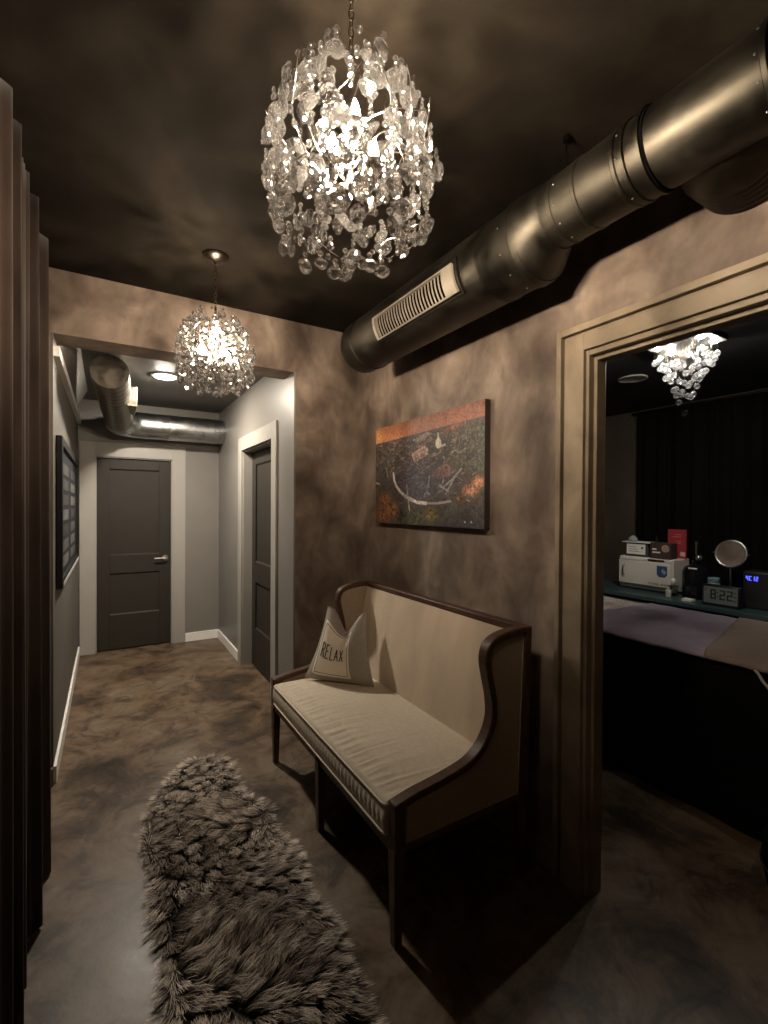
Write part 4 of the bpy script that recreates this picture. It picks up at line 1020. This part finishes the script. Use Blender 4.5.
def text_mesh(s, size, mat, parent, o, ux, uz, name='lettering'):
    cu = bpy.data.curves.new('txt', 'FONT'); cu.body = s; cu.size = size; cu.extrude = .0004
    ob = bpy.data.objects.new('txt', cu); COL.objects.link(ob); dg = bpy.context.evaluated_depsgraph_get()
    me = bpy.data.meshes.new_from_object(ob.evaluated_get(dg)); bpy.data.objects.remove(ob)
    o, ux, uz = Vector(o), Vector(ux), Vector(uz); n = ux.cross(uz); b = MB()
    b.v = [tuple(o + ux * v.co.x + uz * v.co.y + n * v.co.z) for v in me.vertices]; b.f = [tuple(p.vertices) for p in me.polygons]
    return b.build(name, mat, parent)
MY = Vector((0, -1, 0)); UZ = Vector((0, 0, 1))
def seven(b, ch, o, w, h, t_, dep, nrm=Vector((-1, 0, 0))):
    seg = {'0': 'abcdef', '1': 'bc', '2': 'abged', '4': 'fgbc', '8': 'abcdefg', 'C': 'afed', '%': 'abfgecd'}[ch]
    R_ = {'a': (0, h - t_, w, t_), 'd': (0, 0, w, t_), 'g': (0, h / 2 - t_ / 2, w, t_), 'f': (0, h / 2, t_, h / 2), 'e': (0, 0, t_, h / 2), 'b': (w - t_, h / 2, t_, h / 2), 'c': (w - t_, 0, t_, h / 2)}
    for s_ in seg:
        a, c, w_, h_ = R_[s_]; b.obox(o + MY * a + UZ * c, MY * w_, nrm * dep, UZ * h_)

def make_items():
    XI = 3.80
    grey = plain('warm_grey_enamel', (.70, .65, .57), .4); paper = plain('white_card', (.85, .82, .76), .7)
    # towel cabinet
    y0, y1 = 1.925, 2.365; z0, z1 = TZ + .012, TZ + .275
    t = thing('towel_warmer', 'pale grey towel warmer cabinet with a blue badge on the teal counter', 'towel warmer', (XI + .13, (y0 + y1) / 2, TZ))
    b = MB(); b.box(XI + .022, XI + .27, y0, y1, z0, z1); b.build('cabinet', grey, t, bevel=.008)
    b = MB(); b.box(XI, XI + .021, y0 + .004, y1 - .004, z0 + .035, z1 - .030); d = b.build('door', grey, t, bevel=.005)
    b = MB(); b.tube([(XI - .001, y1 - .055, z0 + .11), (XI - .022, y1 - .055, z0 + .115), (XI - .022, y1 - .055, z0 + .185), (XI - .001, y1 - .055, z0 + .19)], .0055, 8); b.build('handle', M['chrome'], d, smooth=True)
    yb = y0 + .075
    b = MB(); b.prism([(yb + .040, z1 - .055), (yb + .040, z1 - .125), (yb + .022, z1 - .145), (yb - .022, z1 - .145), (yb - .040, z1 - .125), (yb - .040, z1 - .055)], 'x', XI - .001, XI + .001)
    o = b.build('badge', plain('blue_badge', (.035, .075, .17), .4), d); o['label'] = 'blue shield badge'
    b = MB(); b.prism([(yb - .005, z1 - .075), (yb + .006, z1 - .10), (yb - .02, z1 - .125), (yb - .033, z1 - .10)], 'x', XI - .0018, XI - .001); b.build('badge_mark', plain('pale_mark', (.30, .36, .42), .5), o)
    text_mesh('TOWEL WARMER', .026, M['ink'], d, (XI - .0012, y0 + .185, z0 + .050), MY, UZ)
    b = MB(); b.box(XI + .004, XI + .022, y0 + .01, y1 - .01, z1 - .026, z1 - .004); b.build('control_strip', plain('pale_strip', (.8, .76, .7), .4), t, bevel=.002)
    b = MB(); b.box(XI + .001, XI + .004, y0 + .06, y0 + .19, z1 - .022, z1 - .008); b.build('display', M['black'], t)
    for py in (y0 + .04, y1 - .04):
        b = MB(); b.lathe([(.012, 0), (.012, .0125), (0, .0125)], (XI + .06, py, TZ), 12); b.build('foot', M['black'], t)
    zt = z1
    # white framed card with ledge
    t = thing('tissue_box', 'dark box with a white printed card, on the left of the towel warmer top', 'box', (XI + .09, 2.225, zt))
    b = MB(); b.box(XI + .03, XI + .15, 2.130, 2.325, zt, zt + .115); b.build('box_body', plain('dark_box', (.05, .045, .04), .6), t, bevel=.003)
    b = MB(); b.box(XI + .026, XI + .030, 2.150, 2.308, zt + .02, zt + .105); p = b.build('card', paper, t); p['label'] = 'white printed card'
    b = MB()
    for k in range(3): b.box(XI + .0254, XI + .026, 2.20 + .01 * k, 2.290, zt + .042 + k * .018, zt + .046 + k * .018)
    b.lathe([(0, XI + .0254), (.011, XI + .0254), (.011, XI + .026), (0, XI + .026)], (0, 2.175, zt + .075), 14, 'x'); b.build('print', plain('grey_print', (.2, .19, .18), .7), p)
    b = MB(); b.box(XI + .015, XI + .16, 2.105, 2.345, zt + .116, zt + .124); b.build('lid', plain('white_lid', (.72, .72, .70), .4), t, bevel=.002)
    b = MB(); b.lathe([(.034, zt + .124), (.038, zt + .135), (.030, zt + .155), (.016, zt + .170), (0, zt + .176)], (XI + .08, 2.285, 0), 16)
    tag(b.build('folded_cloth', plain('grey_cloth', (.34, .33, .31), .9), smooth=True), 'small grey cloth bundle on the white lid above the towel warmer', 'cloth')
    t = thing('product_box', 'brown box with a picture of a face between white card and red card', 'box', (XI + .08, 2.015, zt))
    b = MB(); b.box(XI + .02, XI + .12, 1.945, 2.105, zt, zt + .128); b.build('carton', plain('brown_carton', (.060, .036, .030), .5), t, bevel=.002)
    b = MB(); b.lathe([(0, XI + .0185), (.030, XI + .0185), (.030, XI + .0195), (0, XI + .0195)], (0, 1.985, zt + .085), 20, 'x'); o = b.build('round_picture', plain('skin_tone', (.40, .26, .20), .6, noise=.4, nscale=60), t)
    b = MB(); b.box(XI + .0185, XI + .0195, 2.055, 2.088, zt + .070, zt + .082); b.box(XI + .0185, XI + .0195, 2.025, 2.088, zt + .045, zt + .056); b.build('caption_bars', paper, t)
    b = MB(); b.lathe([(.008, zt + .1285), (.008, zt + .160), (.004, zt + .165), (.004, zt + .185), (0, zt + .186)], (XI + .06, 2.075, 0), 12)
    tag(b.build('dropper_bottle', M['black'], smooth=True, auto=.6), 'tiny black bottle standing on the brown box', 'bottle')
    t = thing('red_card', 'upright red leaflet at the right back of the towel warmer top', 'card', (XI + .2, 1.985, zt))
    b = MB(); b.box(XI + .20, XI + .216, 1.920, 2.060, zt, zt + .235); b.build('leaflet', plain('crimson_card', (.38, .035, .045), .5), t, bevel=.001)
    b = MB()
    for k, (wa, zz) in enumerate(((.05, .19), (.07, .172), (.04, .135), (.06, .118))): b.box(XI + .1988, XI + .1995, 1.955, 1.955 + wa, zt + zz, zt + zz + .006)
    b.build('printed_lines', plain('pink_print', (.62, .26, .26), .6), t)
    b = MB(); b.box(XI + .1988, XI + .1995, 1.925, 1.962, zt + .02, zt + .055); b.build('pale_corner', plain('cream_corner', (.55, .45, .33), .6), t)
    # glass flacon
    t = thing('perfume_bottle', 'small clear glass bottle with white stopper beside the towel warmer', 'bottle', (XI - .03, 1.8975, TZ))
    cl = crystal_mat('clear_glass', .35, (.9, .92, .88), 1.45)
    b = MB(); b.box(XI - .06, XI, 1.870, 1.925, TZ + .001, TZ + .085); b.build('flacon', cl, t, bevel=.008)
    b = MB(); b.lathe([(.012, TZ + .085), (.010, TZ + .10), (.017, TZ + .108), (.019, TZ + .122), (.010, TZ + .138), (0, TZ + .14)], (XI - .03, 1.8975, 0), 14); b.build('stopper', paper, t, smooth=True)
    b = MB(); b.lathe([(.020, TZ), (.022, TZ + .045), (.010, TZ + .058), (.008, TZ + .075), (0, TZ + .076)], (XI - .085, 1.905, 0), 16)
    tag(b.build('cream_jar', plain('pearl_white', (.5, .5, .46), .3), smooth=True, auto=.6), 'small pearl white jar in front of the clear glass bottle', 'jar')
    # black pump bottle
    t = thing('pump_bottle', 'large black pump bottle between towel warmer and clock', 'bottle', (XI + .05, 1.775, TZ))
    b = MB(); b.lathe([(.085, TZ), (.09, TZ + .02), (.09, TZ + .20), (.075, TZ + .235), (.030, TZ + .255), (.024, TZ + .262), (.024, TZ + .29), (0, TZ + .291)], (XI + .05, 1.775, 0), 28); b.build('bottle_body', plain('black_gloss', (.008, .009, .011), .15), t, smooth=True, auto=.7)
    b = MB(); b.lathe([(0, TZ + .29), (.017, TZ + .292), (.022, TZ + .310), (.017, TZ + .328), (0, TZ + .332)], (XI + .03, 1.748, 0), 16); o = b.build('silver_knob', M['nickel'], t, smooth=True); o['label'] = 'round silver knob'
    b = MB(); b.tube([(XI + .05, 1.775, TZ + .33), (XI + .05, 1.775, TZ + .41)], .006, 8); b.lathe([(0, TZ + .405), (.009, TZ + .407), (.009, TZ + .428), (0, TZ + .43)], (XI + .05, 1.775, 0), 12); b.build('pump', M['nickel'], t, smooth=True, auto=.7)
    b = MB(); b.box(XI - .045, XI - .041, 1.725, 1.785, TZ + .228, TZ + .238); b.build('label_strip', paper, t)
    b = MB(); b.box(XI - .16, XI - .10, 1.705, 1.775, TZ, TZ + .018); tag(b.build('folded_card', paper, bevel=.002), 'small white card lying in front of the black pump bottle', 'card')
    # clock
    t = thing('alarm_clock', 'digital alarm clock reading 8:22 on the teal counter', 'clock', (XI - .12, 1.59, TZ))
    xc = XI - .15; y0, y1 = 1.412, 1.642
    b = MB(); b.box(xc, xc + .05, y0, y1, TZ, TZ + .145); b.build('clock_case', M['black'], t, bevel=.006)
    b = MB(); b.box(xc - .002, xc - .0005, y0 + .012, y1 - .012, TZ + .018, TZ + .133); sc_ = b.build('screen', plain('lcd_screen', (.20, .23, .205), .35), t); sc_['label'] = 'grey-green clock screen'
    b = MB(); yy = y1 - .055
    for ch in '822':
        seven(b, ch, Vector((xc - .002, yy, TZ + .048)), .034, .068, .009, .0012); yy -= .044 if ch != '8' or yy < y1 - .06 else .056
    for zz in (.064, .092): b.obox(Vector((xc - .002, y1 - .055 - .041, TZ + zz)), MY * .008, Vector((-.0012, 0, 0)), UZ * .008)
    b.build('digits', M['ink'], t)
    b = MB()
    for zz in (.045, .072, .10): b.box(xc - .003, xc - .002, y0 + .018, y0 + .036, TZ + zz, TZ + zz + .012)
    b.box(xc - .003, xc - .002, y1 - .03, y1 - .02, TZ + .10, TZ + .12); b.build('small_icons', plain('lcd_grey', (.10, .11, .10), .6), t)
    b = MB(); b.lathe([(.036, TZ), (.038, TZ + .14), (.036, TZ + .145), (.038, TZ + .150), (.038, TZ + .172), (.033, TZ + .178), (0, TZ + .179)], (XI - .0, 1.632, 0), 24)
    tag(b.build('cosmetic_jar', plain('pale_teal_jar', (.22, .34, .36), .4), smooth=True, auto=.6), 'pale teal jar peeping over the alarm clock', 'jar')
    # vanity mirror
    t = thing('vanity_mirror', 'round tilting vanity mirror on a thin stand behind the clock', 'mirror', (XI + .09, 1.545, TZ))
    cx, cy_, cz = XI + .12, 1.575, TZ + .352; tl = math.radians(-14); nr = Vector((-math.cos(tl), -.1, -math.sin(tl))).normalized(); ay = Vector((0, 1, 0)); ay = (ay - nr * ay.dot(nr)).normalized(); az = nr.cross(ay)
    if az.z < 0: az = -az
    c0 = Vector((cx, cy_, cz)); rm = .098; ring = [c0 + ay * rm * 0.96 * math.cos(2 * PI * i / 48) + az * rm * .98 * math.sin(2 * PI * i / 48) for i in range(48)]
    b = MB(); b.tube(ring, .0085, 8, closed=True); b.build('mirror_rim', M['nickel'], t, smooth=True)
    b = MB(); f0 = [p + nr * .003 for p in ring]; f1 = [p - nr * .003 for p in ring]; b.v = [tuple(p) for p in f0 + f1]; b.f = [tuple(range(48)), tuple(range(95, 47, -1))] + [(i, (i + 1) % 48, 48 + (i + 1) % 48, 48 + i) for i in range(48)]
    b.build('mirror_glass', plain('mirror', (.75, .72, .72), .03, metal=1), t)
    b = MB()
    for s_ in (-1, 1): b.tube([c0 + ay * rm * 0.98 * s_, c0 + ay * rm * 1.14 * s_], .0045, 8)
    b.build('pivot', M['nickel'], t, smooth=True)
    b = MB(); b.tube([(cx, cy_, TZ + .01), (cx, cy_, cz - rm * .98)], .006, 10); b.lathe([(.075, TZ), (.075, TZ + .008), (.015, TZ + .018), (0, TZ + .018)], (cx, cy_, 0), 28); b.build('stand', M['nickel'], t, smooth=True, auto=.6)
    # black device with blue readout
    t = thing('audio_player', 'black box with glowing blue readout right of the vanity mirror', 'device', (XI + .03, 1.36, TZ))
    b = MB(); b.box(XI - .04, XI + .10, 1.235, 1.440, TZ, TZ + .255); b.build('case', M['black'], t, bevel=.012, segs=3)
    b = MB(); yy = 1.420
    for ch in '4C12': seven(b, ch, Vector((XI - .041, yy, TZ + .192)), .013, .030, .0042, .001); yy -= .0185
    o = b.build('readout', emit('blue_led', (.06, .08, 1.0), 2.6), t); o['label'] = 'blue glowing digits'
    b = MB(); b.box(XI - .12, XI - .02, 1.14, 1.245, TZ + .025, TZ + .045); b.box(XI - .115, XI - .025, 1.145, 1.24, TZ, TZ + .025)
    tag(b.build('soap_dish', plain('pale_tray', (.55, .53, .5), .4), bevel=.003), 'pale tray at the right end of the counter', 'tray')
make_items()

# black round stool just inside the doorway + pale strap on the table edge
t = thing('round_stool', 'black rounded ottoman at the right edge inside the doorway', 'ottoman', (2.30, 0.575, 0))
b = MB(); b.lathe([(.10, 0.0), (.16, .01), (.20, .06), (.218, .15), (.210, .24), (.17, .305), (.08, .33), (0, .332)], (2.30, 0.575, 0), 48); b.build('upholstery', M['blackcloth'], t, smooth=True)
b = MB(); b.tube([(2.30 + .219 * math.cos(2 * PI * i / 48),   .575 + .219 * math.sin(2 * PI * i / 48), .15) for i in range(48)], .004, 6, closed=True); b.build('seam', M['black'], t, smooth=True)
b = MB(); b.tube(spline([(2.496, .905, .80), (2.494, .89, .785), (2.494, .875, .76), (2.494, .85, .73), (2.496, .84, .69)], 5), .006, 8)
tag(b.build('face_strap', plain('pale_strap', (.42, .42, .40), .6), smooth=True), 'pale strap hanging off the near edge of the brown blanket', 'strap')
